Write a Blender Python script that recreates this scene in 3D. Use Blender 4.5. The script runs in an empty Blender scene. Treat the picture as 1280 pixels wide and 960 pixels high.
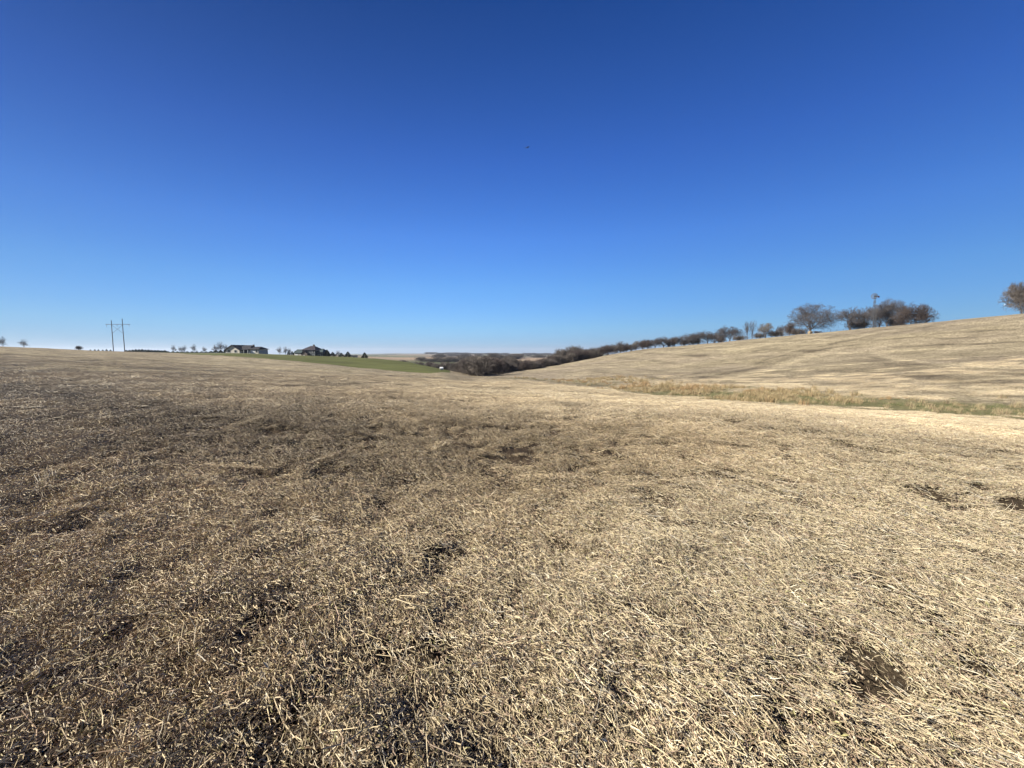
import bpy, math, random
import numpy as np
from mathutils import Vector, Matrix, noise as mnoise

R = math.radians
rnd = random.Random(7)
rng = np.random.default_rng(11)
scene = bpy.context.scene
COL = scene.collection

# ------------------------------------------------------------------ camera
EYE = 1.6
F = 500.0                       # focal length in pixels of a 1280 wide picture
PITCH = math.atan(40 / F)
cam_data = bpy.data.cameras.new('camera')
cam_data.sensor_width = 36
cam_data.lens = 36 * F / 1280
cam_data.clip_start = 0.05
cam_data.clip_end = 40000
cam = bpy.data.objects.new('camera', cam_data)
COL.objects.link(cam)
cam.location = (0, 0, EYE)
cam.rotation_euler = (R(90) - PITCH, 0, 0)
scene.camera = cam

# ------------------------------------------------------------------ light
SUN_AZ = R(-106)                # measured from the view direction, negative = left
SUN_EL = R(31)
w = bpy.data.worlds.new('World')
scene.world = w
w.use_nodes = True
nt = w.node_tree
bg = nt.nodes['Background']
sky = nt.nodes.new('ShaderNodeTexSky')
sky.sky_type = 'NISHITA'
sky.sun_disc = False
sky.sun_elevation = SUN_EL
sky.sun_rotation = SUN_AZ
sky.altitude = 300
sky.air_density = 1.0
sky.dust_density = 0.25
sky.ozone_density = 3.0
hs = nt.nodes.new('ShaderNodeHueSaturation')
hs.inputs['Saturation'].default_value = 1.2
hs.inputs['Value'].default_value = 1.0
nt.links.new(sky.outputs[0], hs.inputs['Color'])
# colour balance of the clear air by height above the horizon, the same all the way round
tc = nt.nodes.new('ShaderNodeTexCoord'); sx = nt.nodes.new('ShaderNodeSeparateXYZ'); rp = nt.nodes.new('ShaderNodeValToRGB')
nt.links.new(tc.outputs['Generated'], sx.inputs[0]); nt.links.new(sx.outputs['Z'], rp.inputs['Fac'])
SKY_BAL = [(0.46, (0.42, 0.72, 1.50)), (3.4, (0.54, 0.85, 1.36)), (8.93, (0.68, 0.99, 1.42)), (15.23, (0.70, 0.98, 1.54)), (24.68, (0.51, 0.76, 1.37)), (32.66, (0.344, 0.606, 1.12)), (38.96, (0.213, 0.49, 0.95))]
el = rp.color_ramp.elements
for k, (deg, c) in enumerate(SKY_BAL):
    e = el[k] if k < 2 else el.new(math.sin(R(deg)))
    e.position = math.sin(R(deg)); e.color = (c[0] / 2, c[1] / 2, c[2] / 2, 1)
vm_ = nt.nodes.new('ShaderNodeVectorMath'); vm_.operation = 'MULTIPLY'
vs_ = nt.nodes.new('ShaderNodeVectorMath'); vs_.operation = 'SCALE'; vs_.inputs['Scale'].default_value = 2.0
nt.links.new(hs.outputs[0], vm_.inputs[0]); nt.links.new(rp.outputs['Color'], vm_.inputs[1])
nt.links.new(vm_.outputs[0], vs_.inputs[0])
# evener light round the compass than single scattering gives: divide by 1 + k cos^2 of the angle to the sun
dp = nt.nodes.new('ShaderNodeVectorMath'); dp.operation = 'DOT_PRODUCT'; nt.links.new(tc.outputs['Generated'], dp.inputs[0])
dp.inputs[1].default_value = (math.sin(SUN_AZ) * math.cos(SUN_EL), math.cos(SUN_AZ) * math.cos(SUN_EL), math.sin(SUN_EL))
def wmath(op, a, b):
    n = nt.nodes.new('ShaderNodeMath'); n.operation = op
    for i, q in enumerate((a, b)):
        if isinstance(q, (int, float)): n.inputs[i].default_value = q
        else: nt.links.new(q, n.inputs[i])
    return n.outputs[0]
ev = wmath('DIVIDE', 1.0, wmath('ADD', 1.0, wmath('MULTIPLY', 1.7, wmath('POWER', wmath('ABSOLUTE', dp.outputs['Value'], 0.0), 2.0))))
ve_ = nt.nodes.new('ShaderNodeVectorMath'); ve_.operation = 'SCALE'
nt.links.new(vs_.outputs[0], ve_.inputs[0]); nt.links.new(ev, ve_.inputs['Scale']); nt.links.new(ve_.outputs[0], bg.inputs['Color'])
bg.inputs['Strength'].default_value = 0.053
sun_data = bpy.data.lights.new('sun', 'SUN')
sun_data.energy = 5.0
sun_data.angle = R(0.5)
sun_data.color = (1.0, 0.95, 0.86)
sun = bpy.data.objects.new('sun', sun_data)
COL.objects.link(sun)
sd = Vector((math.sin(SUN_AZ) * math.cos(SUN_EL), math.cos(SUN_AZ) * math.cos(SUN_EL), math.sin(SUN_EL)))
sun.rotation_euler = sd.to_track_quat('Z', 'Y').to_euler()
sun.location = (-30, -10, 40)
vs = scene.view_settings
vs.view_transform = 'Standard'
vs.look = 'None'
vs.gamma = 1.0
vs.exposure = 1.25
scene.cycles.max_bounces = 5
scene.cycles.diffuse_bounces = 2
scene.cycles.transparent_max_bounces = 8

# ------------------------------------------------------------------ noise
def hash2(ix, iy, seed):
    n = (ix.astype(np.int64) * 374761393 + iy.astype(np.int64) * 668265263 + seed * 1274126177) & 0xffffffff
    n = ((n ^ (n >> 13)) * 1103515245) & 0xffffffff
    n = (n ^ (n >> 16)) & 0xffffffff
    n = (n * 2654435761) & 0xffffffff
    return ((n ^ (n >> 15)) & 0xffffff) / float(0xffffff)

def vnoise(x, y, seed=0):
    x = np.asarray(x, float); y = np.asarray(y, float)
    ix = np.floor(x); iy = np.floor(y)
    fx = x - ix; fy = y - iy
    fx = fx * fx * fx * (fx * (fx * 6 - 15) + 10); fy = fy * fy * fy * (fy * (fy * 6 - 15) + 10)
    a = hash2(ix, iy, seed); b = hash2(ix + 1, iy, seed)
    c = hash2(ix, iy + 1, seed); d = hash2(ix + 1, iy + 1, seed)
    return (a * (1 - fx) + b * fx) * (1 - fy) + (c * (1 - fx) + d * fx) * fy

def fbm(x, y, scale, seed=0, octs=3, ang=0.5):
    s = 0; a = 1; t = 0
    c, sn = math.cos(ang), math.sin(ang)
    for k in range(octs):
        s = s + a * vnoise(x / scale, y / scale, seed + 17 * k)
        t += a; a *= 0.5; scale *= 0.47
        x, y = c * x - sn * y, sn * x + c * y
    return s / t                                     # 0..1

def pchip(xk, yk, xq):
    xk = np.asarray(xk, float); yk = np.asarray(yk, float); xq = np.asarray(xq, float)
    h = np.diff(xk); dl = np.diff(yk) / h
    m = np.zeros_like(yk)
    for i in range(1, len(xk) - 1):
        if dl[i - 1] * dl[i] > 0:
            w1 = 2 * h[i] + h[i - 1]; w2 = h[i] + 2 * h[i - 1]
            m[i] = (w1 + w2) / (w1 / dl[i - 1] + w2 / dl[i])
    m[0] = dl[0]; m[-1] = dl[-1]
    i = np.clip(np.searchsorted(xk, xq) - 1, 0, len(xk) - 2)
    xq = np.clip(xq, xk[0], xk[-1])
    t = (xq - xk[i]) / h[i]
    return ((2*t**3 - 3*t**2 + 1) * yk[i] + (t**3 - 2*t**2 + t) * h[i] * m[i]
            + (-2*t**3 + 3*t**2) * yk[i + 1] + (t**3 - t**2) * h[i] * m[i + 1])

def sstep(a, b, x):
    t = np.clip((x - a) / (b - a), 0, 1)
    return t * t * (3 - 2 * t)

# ------------------------------------------------------------------ lie of the land
def zv(Y, v):                                        # height seen at picture row v at depth Y
    k = (480 - v) / F
    return EYE + Y * (k * math.cos(PITCH) - math.sin(PITCH)) / (math.cos(PITCH) + k * math.sin(PITCH))

# survey columns: u, (Y4,v4) foot of slope, (Y5,v5) mid slope or field edge, (Y6,v6) crest, (Y7,z7) behind it, kind of far land
COLS = [
 (-300, (50, 444), (100, 433), (140, 427), (230, 2.5), 0),
 (0,    (52, 447), (100, 437.5), (150, 433), (240, 2.2), 0),
 (130,  (58, 452.5), (115, 442.5), (190, 439), (260, 1.0), 0),
 (240,  (68, 457), (190, 443.3), (240, 441), (290, .6), 0),
 (300,  (72, 460), (160, 445.5), (250, 441.5), (300, .4), 0),
 (370,  (74, 463), (135, 451.5), (250, 444), (300, -.8), 0),
 (440,  (75, 466), (120, 458.5), (235, 446.5), (300, -4.5), .4),
 (500,  (75, 470), (112, 464), (190, 451.5), (260, -8), 1),
 (555,  (80, 473), (115, 467), (150, 462.5), (230, -10.5), 1),
 (600,  (85, 476), (118, 471.5), (150, 468.5), (230, -11.5), 1),
 (650,  (95, 474.5), (120, 469), (150, 464), (230, -11), 1),
 (700,  (85, 478), (125, 465.5), (180, 456.5), (240, -8), 1),
 (740,  (75, 481.5), (120, 463), (200, 448), (260, -4), .7),
 (800,  (60, 488), (115, 461.5), (210, 437.5), (270, 1.2), 0),
 (880,  (50, 493), (100, 461), (200, 430), (270, 4), 0),
 (960,  (42, 498), (90, 459), (185, 422.5), (260, 7), 0),
 (1060, (35, 504), (85, 452), (170, 413.5), (250, 9), 0),
 (1140, (31, 509), (80, 446), (155, 406.5), (240, 10), 0),
 (1280, (26, 519), (70, 436), (135, 393), (220, 12), 0),
 (1500, (22, 526), (60, 425), (115, 377), (200, 14), 0),
]
TH = []; TAB = []
for u, p4, p5, p6, p7, far in COLS:
    t = (u - 640) / F
    s = math.sqrt(1 + t * t)
    z4, z5, z6 = zv(*p4), zv(*p5), zv(*p6)
    pts = [(0.3, 0), (min(10, .22 * p4[0]), .06 * z4), (.5 * p4[0], .40 * z4), (p4[0], z4), (p5[0], z5), (p6[0], z6), p7]
    fv = [(420, -16, -4), (850, zv(850, 447.3), -6), (1400, -24, -10), (2900, zv(2900, 442.9), -22), (4200, -42, -42),
          (6800, zv(6800, 441.8), -40), (11000, -120, -120)]
    pts += [(Y, far * a + (1 - far) * b) for Y, a, b in fv]
    TH.append(math.atan(t)); TAB.append([(math.log(Y * s), z) for Y, z in pts])
TH = np.array(TH); TAB = np.array(TAB)
NTH, NR = 1200, 700
th_g = np.linspace(TH[0], TH[-1], NTH)
lr_g = np.linspace(math.log(0.3), math.log(12000), NR)
HG = np.zeros((NTH, NR))
KL = np.stack([pchip(TH, TAB[:, k, 0], th_g) for k in range(TAB.shape[1])], 1)
KZ = np.stack([pchip(TH, TAB[:, k, 1], th_g) for k in range(TAB.shape[1])], 1)
for i in range(NTH):
    HG[i] = pchip(KL[i], KZ[i], lr_g)
ker = np.array([1, 3, 5, 6, 5, 3, 1.]); ker /= ker.sum()
HP = np.pad(HG, ((3, 3), (0, 0)), mode='edge')
HG = sum(ker[k] * HP[k:k + NTH] for k in range(7))

def polar_lookup(G, x, y):
    th = np.arctan2(x, y); r = np.maximum(np.hypot(x, y), 0.31)
    a = np.clip((th - th_g[0]) / (th_g[-1] - th_g[0]) * (NTH - 1), 0, NTH - 1.001)
    b = np.clip((np.log(r) - lr_g[0]) / (lr_g[-1] - lr_g[0]) * (NR - 1), 0, NR - 1.001)
    i = a.astype(int); j = b.astype(int); fa = a - i; fb = b - j
    return ((G[i, j] * (1 - fa) + G[i + 1, j] * fa) * (1 - fb) + (G[i, j + 1] * (1 - fa) + G[i + 1, j + 1] * fa) * fb)

def height(x, y, micro=True):
    x = np.asarray(x, float); y = np.asarray(y, float)
    r = np.hypot(x, y)
    back = sstep(0.0, -60.0, y)
    z = polar_lookup(HG, x, y)
    z = z * (1 - back) + 0.6 * back
    z = z + sstep(45, 90, r) * (1 - sstep(220, 300, r)) * .55 * (fbm(x + .3 * y, y, 11, 6, 2) - .5)
    z = z + sstep(14, 60, r) * (1 - sstep(250, 400, r)) * .34 * (fbm(x, y, 22, 5) - .5)
    z = z + sstep(400, 1500, r) * (fbm(x, y, 420, 9) - .5) * 9
    if micro:
        fade = 1 - sstep(30, 90, r)
        xr = x * .89 + y * .45; yr = -x * .45 + y * .89
        z = z + .09 * (1 - sstep(10, 24, r)) * (mound(x, y) - .5) + fade * .07 * (fbm(xr, yr * .6, .50, 131, 2) - .5)
        z = z + fade * (.10 * (fbm(x, y, 1.7, 21, 2) - .5) + .085 * (fbm(x, y, .42, 31, 2) - .5) + .045 * (1 - sstep(6, 14, r)) * (fbm(x, y, .15, 35, 2) - .5))
        z = z + fade * .008 * np.sin(xr * 2 * math.pi / .76)
        z = z - fade * .06 * holes(x, y)
    return z

HOLES = []
def mound(x, y):                                     # heaps of chaff, drawn out along the rows
    xr = x * .89 + y * .45; yr = -x * .45 + y * .89
    return fbm(xr, yr * .60, .13, 205, 2)
def holes(x, y, grow=0.0):
    s = np.zeros_like(x)
    for hx, hy, a, b, ang in HOLES:
        dx, dy = x - hx, y - hy      # bare hollows
        c, sn = math.cos(ang), math.sin(ang)
        q = ((dx * c + dy * sn) / (a + grow)) ** 2 + ((-dx * sn + dy * c) / (b + grow)) ** 2
        s = np.maximum(s, 1 - sstep(.45, 1.2, q))
    return s

def ray(u, v):
    dx = (u - 640) / F; k = (480 - v) / F
    d = Vector((dx, math.cos(PITCH) + k * math.sin(PITCH), -math.sin(PITCH) + k * math.cos(PITCH)))
    return d
def hit(u, v, rmax=6000):
    d = ray(u, v)
    ss = np.exp(np.linspace(math.log(1.0), math.log(rmax), 5000))
    X = d.x * ss; Y = d.y * ss; Z = EYE + d.z * ss
    below = Z < height(X, Y, False)
    if not below.any(): return None
    i = int(np.argmax(below))
    return (X[i], Y[i])
def at(u, Y):                                        # ground point under picture column u at depth Y
    X = (u - 640) / F * Y
    for _ in range(4):
        z = float(height(X, Y))
        d = Y * math.cos(PITCH) - (z - EYE) * math.sin(PITCH)
        X = (u - 640) / F * d
    return X, Y, float(height(X, Y))
def project(p):
    dy = p[1]; dz = p[2] - EYE
    d = dy * math.cos(PITCH) - dz * math.sin(PITCH); vv = dy * math.sin(PITCH) + dz * math.cos(PITCH)
    return 640 + F * p[0] / d, 480 - F * vv / d

for u, v, a, b, ang in [(1000, 885, .11, .04, 2.2), (1138, 785, .14, .06, 2.2), (1105, 690, .06, .02, 2.2), (690, 640, .3, .08, .2), (820, 632, .3, .07, .1), (905, 668, .2, .06, 2.8), (560, 820, .1, .05, 1.2), (430, 845, .12, .06, .9), (345, 905, .14, .06, .8), (155, 822, .08, .05, .5), (985, 0, 0, 0, 0),
                        (350, 770, .15, .08, .4),
                        (1240, 715, .14, .03, 2.6), 
                        (10, 890, .15, .1, .4), (560, 700, .2, .08, 0.3), ]:
    if v == 0: continue
    h = hit(u, v)
    HOLES.append((h[0], h[1], a, b, ang))

# ------------------------------------------------------------------ marks on the fields (wheel tracks, wet and bare strips)
def world_line(pts):
    out = []
    for u, v in pts:
        h = hit(u, v)
        if h is not None: out.append(h)
    return out
def dist_line(x, y, line):
    best = np.full(x.shape, 1e9)
    for (ax, ay), (bx, by) in zip(line[:-1], line[1:]):
        vx, vy = bx - ax, by - ay
        t = np.clip(((x - ax) * vx + (y - ay) * vy) / (vx * vx + vy * vy + 1e-9), 0, 1)
        best = np.minimum(best, np.hypot(x - ax - t * vx, y - ay - t * vy))
    return best
# picture line, half width in metres, strength (positive darkens, negative pales)
TRACKS = [
 ([(0, 440), (50, 446), (130, 448), (190, 450), (240, 455), (275, 457)], 1.2, .55),
 ([(0, 482), (80, 482), (150, 485.5), (240, 486.5), (310, 485), (400, 482), (440, 480), (490, 477)], .55, .8),
 ([(240, 469), (300, 469.6), (370, 471.3), (400, 472), (430, 470.5), (490, 469.6), (512, 472)], .8, .8),
 ([(130, 457), (190, 461), (240, 463)], 1.5, .35),
 ([(0, 457), (90, 459), (150, 463)], .8, .4),
 ([(0, 470), (60, 471), (130, 474), (200, 474)], .8, -.5),
 ([(100, 496), (180, 505), (280, 522), (380, 545)], .9, .35),
 ([(515, 475), (545, 476), (572, 479), (610, 482)], .7, .85),
 ([(552, 483), (600, 485), (660, 486)], .8, .3),
 ([(610, 470.5), (680, 476), (720, 479.5), (760, 482.5), (800, 493), (835, 497)], .55, .9),
 ([(606, 474), (680, 479), (760, 486), (790, 492)], .5, -.6),
 ([(700, 505), (716, 509), (734, 514)], .35, 1.0),
 ([(730, 507), (800, 506), (900, 508)], .5, .45),
 ([(870, 472), (920, 465), (960, 455), (1005, 441), (1040, 431), (1075, 423), (1105, 416)], 1.3, .45),
 ([(900, 474), (950, 465), (1000, 449), (1060, 433)], 1.0, -.5),
 ([(1015, 440), (1040, 434.5), (1062, 432)], 1.0, .8),
 ([(1120, 434), (1175, 431), (1215, 430.5), (1280, 427)], 1.2, .8),
 ([(1100, 440), (1160, 437), (1280, 434)], 1.0, -.5),
 ([(780, 441), (830, 443), (880, 445), (940, 441), (980, 438)], 1.6, .35),
 ([(770, 447), (815, 450), (850, 456), (880, 460)], 1.6, .35),
 ([(860, 443), (890, 449), (915, 455)], 1.6, .3),
 ([(760, 457), (800, 461), (850, 467)], 1.6, .3),
 ([(900, 431), (960, 428), (1020, 424)], 1.3, .4),
 ([(1000, 429), (1030, 424), (1050, 419)], 1.0, .4),
 ([(1160, 419), (1200, 415), (1240, 413), (1280, 412)], 1.2, .5),
 ([(1010, 452), (1080, 450), (1140, 460), (1210, 466), (1280, 468)], 1.8, .3),
 ([(960, 465), (1060, 462), (1150, 472), (1280, 478)], 2.0, .28),
 ([(850, 470), (905, 462), (960, 449), (1010, 436), (1050, 427)], .8, .5),
 ([(1060, 418), (1110, 412), (1160, 409), (1190, 407)], .9, .7),
 ([(1110, 425), (1150, 421), (1185, 424), (1230, 421), (1280, 417)], .9, .6),
 ([(940, 440), (985, 433), (1025, 431)], 1.1, .5), ([(800, 438.5), (850, 436), (900, 433.5)], 1.2, .5),
 ([(700, 460), (740, 455), (790, 452), (830, 455)], 1.3, .4), ([(690, 466), (740, 464), (800, 469), (840, 476)], 1.2, .4),
 ([(1120, 462), (1180, 474), (1280, 486)], 1.4, .35), ([(1000, 478), (1080, 482), (1180, 490), (1280, 497)], 1.2, .35),
 ([(1040, 445), (1090, 446), (1130, 452), (1190, 461), (1280, 463)], .9, .4),
 ([(960, 430), (1010, 427), (1035, 421)], .9, -.6), ([(880, 437), (930, 436), (985, 428)], 1.2, -.5),
 ([(1180, 444), (1230, 441), (1280, 440)], 1.2, .3),
 ([(1040, 441), (1100, 440), (1130, 452), (1200, 456), (1280, 457)], 1.5, -.4),
]
TRACKS = [(world_line(p), wd, s) for p, wd, s in TRACKS]
WATERWAY = world_line([(640, 473), (700, 477), (760, 482), (800, 488), (870, 493), (960, 498), (1060, 504), (1140, 509), (1280, 519)]) + [(48, 20)]
# broad patches: picture centre, half size in metres across / along, browner (+) or yellower (-), darker
PATCH = [(1130, 570, 9, 6, -.1, .22), (1150, 700, 3, 2, -.2, .15), (900, 520, 18, 8, 0, .12), (250, 505, 16, 4, .3, .24), (420, 530, 9, 3, .3, .4), (600, 570, 5, 1.6, .3, .35), (560, 545, 8, 3, .6, .1), (560, 610, 2.0, .9, .6, .6), (600, 520, 9, 1.8, -.6, -.5),
         (470, 492, 10, 6, 1.0, .2), (700, 560, 5, 2, .8, .35), (150, 560, 6, 3, .3, .1), (120, 600, 5, 3, -.1, -.15), (120, 700, 2.5, 1.2, .4, -.15), (330, 690, 2.5, 1.0, .2, -.3),
         (250, 860, .9, .6, .6, -.2), (900, 560, 6, 3, -.4, -.15), (1200, 640, 4, 2, -.3, .15), (1050, 780, 2.0, 1.0, -.5, .1),
         (700, 500, 16, 5, -.6, -.35), (1000, 700, 3, 1, -.5, -.1), (640, 740, 1.3, .7, .0, .0), (40, 470, 30, 14, .2, .1),
         (1180, 455, 16, 8, .1, .15), (880, 440, 40, 30, -.4, -.1), (1120, 640, 4, 1.2, -.2, .2), (400, 580, 5, 2, .6, .25)]
PATCH = [(hit(u, v), a, b, br, dk) for u, v, a, b, br, dk in PATCH]

def field_tone(x, y):
    """brown 0..1, dark factor, for stubble ground"""
    br = .30 + .9 * (fbm(x, y, 9, 41, 3) - .5) + .5 * (fbm(x, y, 45, 43, 2) - .5)
    dk = .06 + 1.0 * (fbm(x + .4 * y, y * 1.6, 6, 51, 3) - .5)
    # most of the litter runs with the planter rows
    xr = x * .89 + y * .45; yr = -x * .45 + y * .89
    dk = dk + .8 * (fbm(xr, yr * .25, 1.4, 57, 3) - .5)
    r = np.hypot(x, y)
    hill = sstep(40, 70, r) 
    dk = dk + hill * .4 * (fbm(x * .3, y * 1.6, 8, 61, 3) - .5)
    for c, a, b, q, d in PATCH:
        if c is None: continue
        e = np.exp(-(((x - c[0]) / a) ** 2 + ((y - c[1]) / b) ** 2) * (.7 + .6 * fbm(x, y, a * .5, 3, 2)))
        br = br + q * e * .7; dk = dk + d * e * .8
    for line, wd, s in TRACKS:
        if len(line) < 2: continue
        d = dist_line(x, y, line)
        wv = wd * (.6 + .8 * vnoise(x / 7, y / 7, 71))
        m = np.exp(-(d / wv) ** 2) * (.55 + .9 * vnoise(x / 3.1, y / 3.1, 72))
        dk = dk + s * m * 1.2
    return np.clip(br, 0, 1), np.clip(dk, -.5, 1.15)

EDGE = world_line([(225, 441.8), (232, 442.8), (262, 443.7), (300, 446), (340, 449), (400, 454.5), (440, 459), (500, 464.3), (540, 466.8), (562, 466.0), (572, 463)])
EDGE_TH = np.array([math.atan2(a, b) for a, b in EDGE]); EDGE_R = np.array([math.hypot(a, b) for a, b in EDGE])

def lin(r, g, b):
    f = lambda c: ((c / 255 + .055) / 1.055) ** 2.4 if c > 10 else c / 255 / 12.92
    return np.array([f(r), f(g), f(b)])
STRAW = np.array([.300, .249, .156]); STRAW_BR = np.array([.245, .198, .143]); DARK = np.array([.070, .053, .036])
GRASS = np.array([.092, .096, .034]); WGRASS = np.array([.125, .120, .050]); TAN = np.array([.33, .245, .165])

def zones(x, y):
    r = np.hypot(x, y); th = np.arctan2(x, y)
    er = np.interp(th, EDGE_TH, EDGE_R, left=1e9, right=1e9)
    er = er + 1.6 * (vnoise(x / 6, y / 6, 4) - .5)
    green = sstep(-.8, .8, r - er) * (th < EDGE_TH[-1]) * (r < 330)
    dw = dist_line(x, y, WATERWAY)
    ww = 1 - sstep(1.5, 8.0, dw + 6.0 * (fbm(x, y, 6, 8) - .5))
    ww = ww * sstep(22, 34, r) * (.25 + .75 * sstep(.25, .42, th))
    far = sstep(260, 300, r)
    return green, ww, far

def albedo(x, y):
    br, dk = field_tone(x, y)
    c = STRAW[None] * (1 - br[:, None]) + STRAW_BR[None] * br[:, None]
    dkc = np.clip(dk, 0, 1)[:, None]
    c = c * (1 - .72 * dkc) + DARK[None] * .72 * dkc
    c = c * (1 + .6 * np.clip(-dk, 0, .5))[:, None]
    green, ww, far = zones(x, y)
    g = GRASS[None] * (.62 + .76 * fbm(x * .4 + y * .5, y * 1.6, 7, 15))[:, None]
    c = c * (1 - green[:, None]) + g * green[:, None]
    wc = WGRASS[None] * (.7 + .6 * fbm(x, y, 3, 16))[:, None]
    c = c * (1 - ww[:, None] * .8) + wc * ww[:, None] * .8
    # far farmland: parcels of bare soil, stubble and pasture
    px = np.floor(x / 260 + .35 * np.sin(y / 500)); py = np.floor(y / 330 + .3 * np.sin(x / 400))
    h = hash2(px, py, 3)
    pal = np.array([[.30, .22, .15], [.17, .17, .09], [.36, .30, .20], [.14, .15, .08], [.27, .21, .15], [.19, .19, .10]])
    fc = .74 * pal[np.clip((h * 6).astype(int), 0, 5)] * (.85 + .3 * fbm(x, y, 90, 19))[:, None]
    tanm = np.exp(-(((x + 190) / 110) ** 2 + ((y - 830) / 170) ** 2) ** 2)[:, None]
    fc = fc * (1 - tanm) + TAN[None] * tanm
    tanm = np.exp(-(((x - 50) / 45) ** 2 + ((y - 700) / 150) ** 2) ** 2)[:, None]
    fc = fc * (1 - tanm) + TAN[None] * tanm
    c = c * (1 - far[:, None]) + fc * far[:, None]
    return c, green, ww, far

# ------------------------------------------------------------------ helpers
def new_mat(name):
    m = bpy.data.materials.new(name); m.use_nodes = True
    n = m.node_tree.nodes; b = n['Principled BSDF']
    b.inputs['Specular IOR Level'].default_value = .2
    b.inputs['Roughness'].default_value = .8
    return m, m.node_tree, b
def rough_mat(name, c1, c2, scale=3, rough=.85, bump=.0, detail=4):
    m, t, b = new_mat(name)
    g = t.nodes.new('ShaderNodeNewGeometry'); n = t.nodes.new('ShaderNodeTexNoise')
    n.inputs['Scale'].default_value = scale; n.inputs['Detail'].default_value = detail
    t.links.new(g.outputs['Position'], n.inputs['Vector'])
    r = t.nodes.new('ShaderNodeValToRGB')
    r.color_ramp.elements[0].position = .35; r.color_ramp.elements[1].position = .65
    r.color_ramp.elements[0].color = (*c1, 1); r.color_ramp.elements[1].color = (*c2, 1)
    t.links.new(n.outputs['Fac'], r.inputs['Fac']); t.links.new(r.outputs['Color'], b.inputs['Base Color'])
    b.inputs['Roughness'].default_value = rough
    if bump:
        bp = t.nodes.new('ShaderNodeBump'); bp.inputs['Strength'].default_value = bump; bp.inputs['Distance'].default_value = .02
        t.links.new(n.outputs['Fac'], bp.inputs['Height']); t.links.new(bp.outputs['Normal'], b.inputs['Normal'])
    return m
def tag(o, label=None, cat=None, group=None, kind=None):
    if label: o['label'] = label
    if cat: o['category'] = cat
    if group: o['group'] = group
    if kind: o['kind'] = kind
    return o
def link(name, mesh, parent=None):
    o = bpy.data.objects.new(name, mesh); COL.objects.link(o)
    if parent: o.parent = parent
    return o
def empty(name, loc, rz=0):
    o = bpy.data.objects.new(name, None); COL.objects.link(o)
    o.location = loc; o.rotation_euler = (0, 0, rz); o.empty_display_size = .5
    return o
def mesh_np(name, V, Fc, mat, smooth=False):
    """V (n,3); Fc list of tuples or array"""
    me = bpy.data.meshes.new(name)
    V = np.asarray(V, np.float32)
    if isinstance(Fc, np.ndarray):
        k = Fc.shape[1]
        me.vertices.add(len(V)); me.vertices.foreach_set('co', V.ravel())
        me.loops.add(Fc.size); me.loops.foreach_set('vertex_index', Fc.ravel().astype(np.int32))
        me.polygons.add(len(Fc)); me.polygons.foreach_set('loop_start', np.arange(0, Fc.size, k, dtype=np.int32))
        me.update(calc_edges=True)
    else:
        me.from_pydata([tuple(map(float, v)) for v in V], [], Fc); me.update()
    if smooth: me.polygons.foreach_set('use_smooth', [True] * len(me.polygons))
    me.materials.append(mat)
    return me
class MB:
    def __init__(s): s.v = []; s.f = []
    def poly(s, pts):
        k = len(s.v); s.v += [tuple(p) for p in pts]; s.f.append(tuple(range(k, k + len(pts)))); return s
    def box(s, x0, x1, y0, y1, z0, z1):
        k = len(s.v)
        s.v += [(x0,y0,z0),(x1,y0,z0),(x1,y1,z0),(x0,y1,z0),(x0,y0,z1),(x1,y0,z1),(x1,y1,z1),(x0,y1,z1)]
        s.f += [tuple(k + i for i in q) for q in ((0,3,2,1),(4,5,6,7),(0,1,5,4),(1,2,6,5),(2,3,7,6),(3,0,4,7))]; return s
    def prism(s, prof, a0, a1, axis='x'):            # profile (p,q) extruded along the axis
        k = len(s.v); n = len(prof)
        for a in (a0, a1):
            s.v += [((a, p, q) if axis == 'x' else (p, a, q)) for p, q in prof]
        s.f += [tuple(k + i for i in range(n))[::-1], tuple(k + n + i for i in range(n))]
        s.f += [(k + i, k + (i + 1) % n, k + n + (i + 1) % n, k + n + i) for i in range(n)]; return s
    def tube(s, a, b, r0, r1=None, n=6):
        r1 = r0 if r1 is None else r1
        a = Vector(a); b = Vector(b); d = (b - a).normalized()
        u = d.orthogonal().normalized(); w2 = d.cross(u); k = len(s.v)
        for p, r in ((a, r0), (b, r1)):
            s.v += [tuple(p + (u * math.cos(2*math.pi*i/n) + w2 * math.sin(2*math.pi*i/n)) * r) for i in range(n)]
        s.f += [(k + i, k + (i + 1) % n, k + n + (i + 1) % n, k + n + i) for i in range(n)]
        s.f += [tuple(k + i for i in range(n))[::-1], tuple(k + n + i for i in range(n))]; return s
    def mesh(s, name, mat, smooth=False): return mesh_np(name, s.v, s.f, mat, smooth)
    def build(s, name, mat, parent=None, smooth=False): return link(name, s.mesh(name, mat, smooth), parent)

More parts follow.
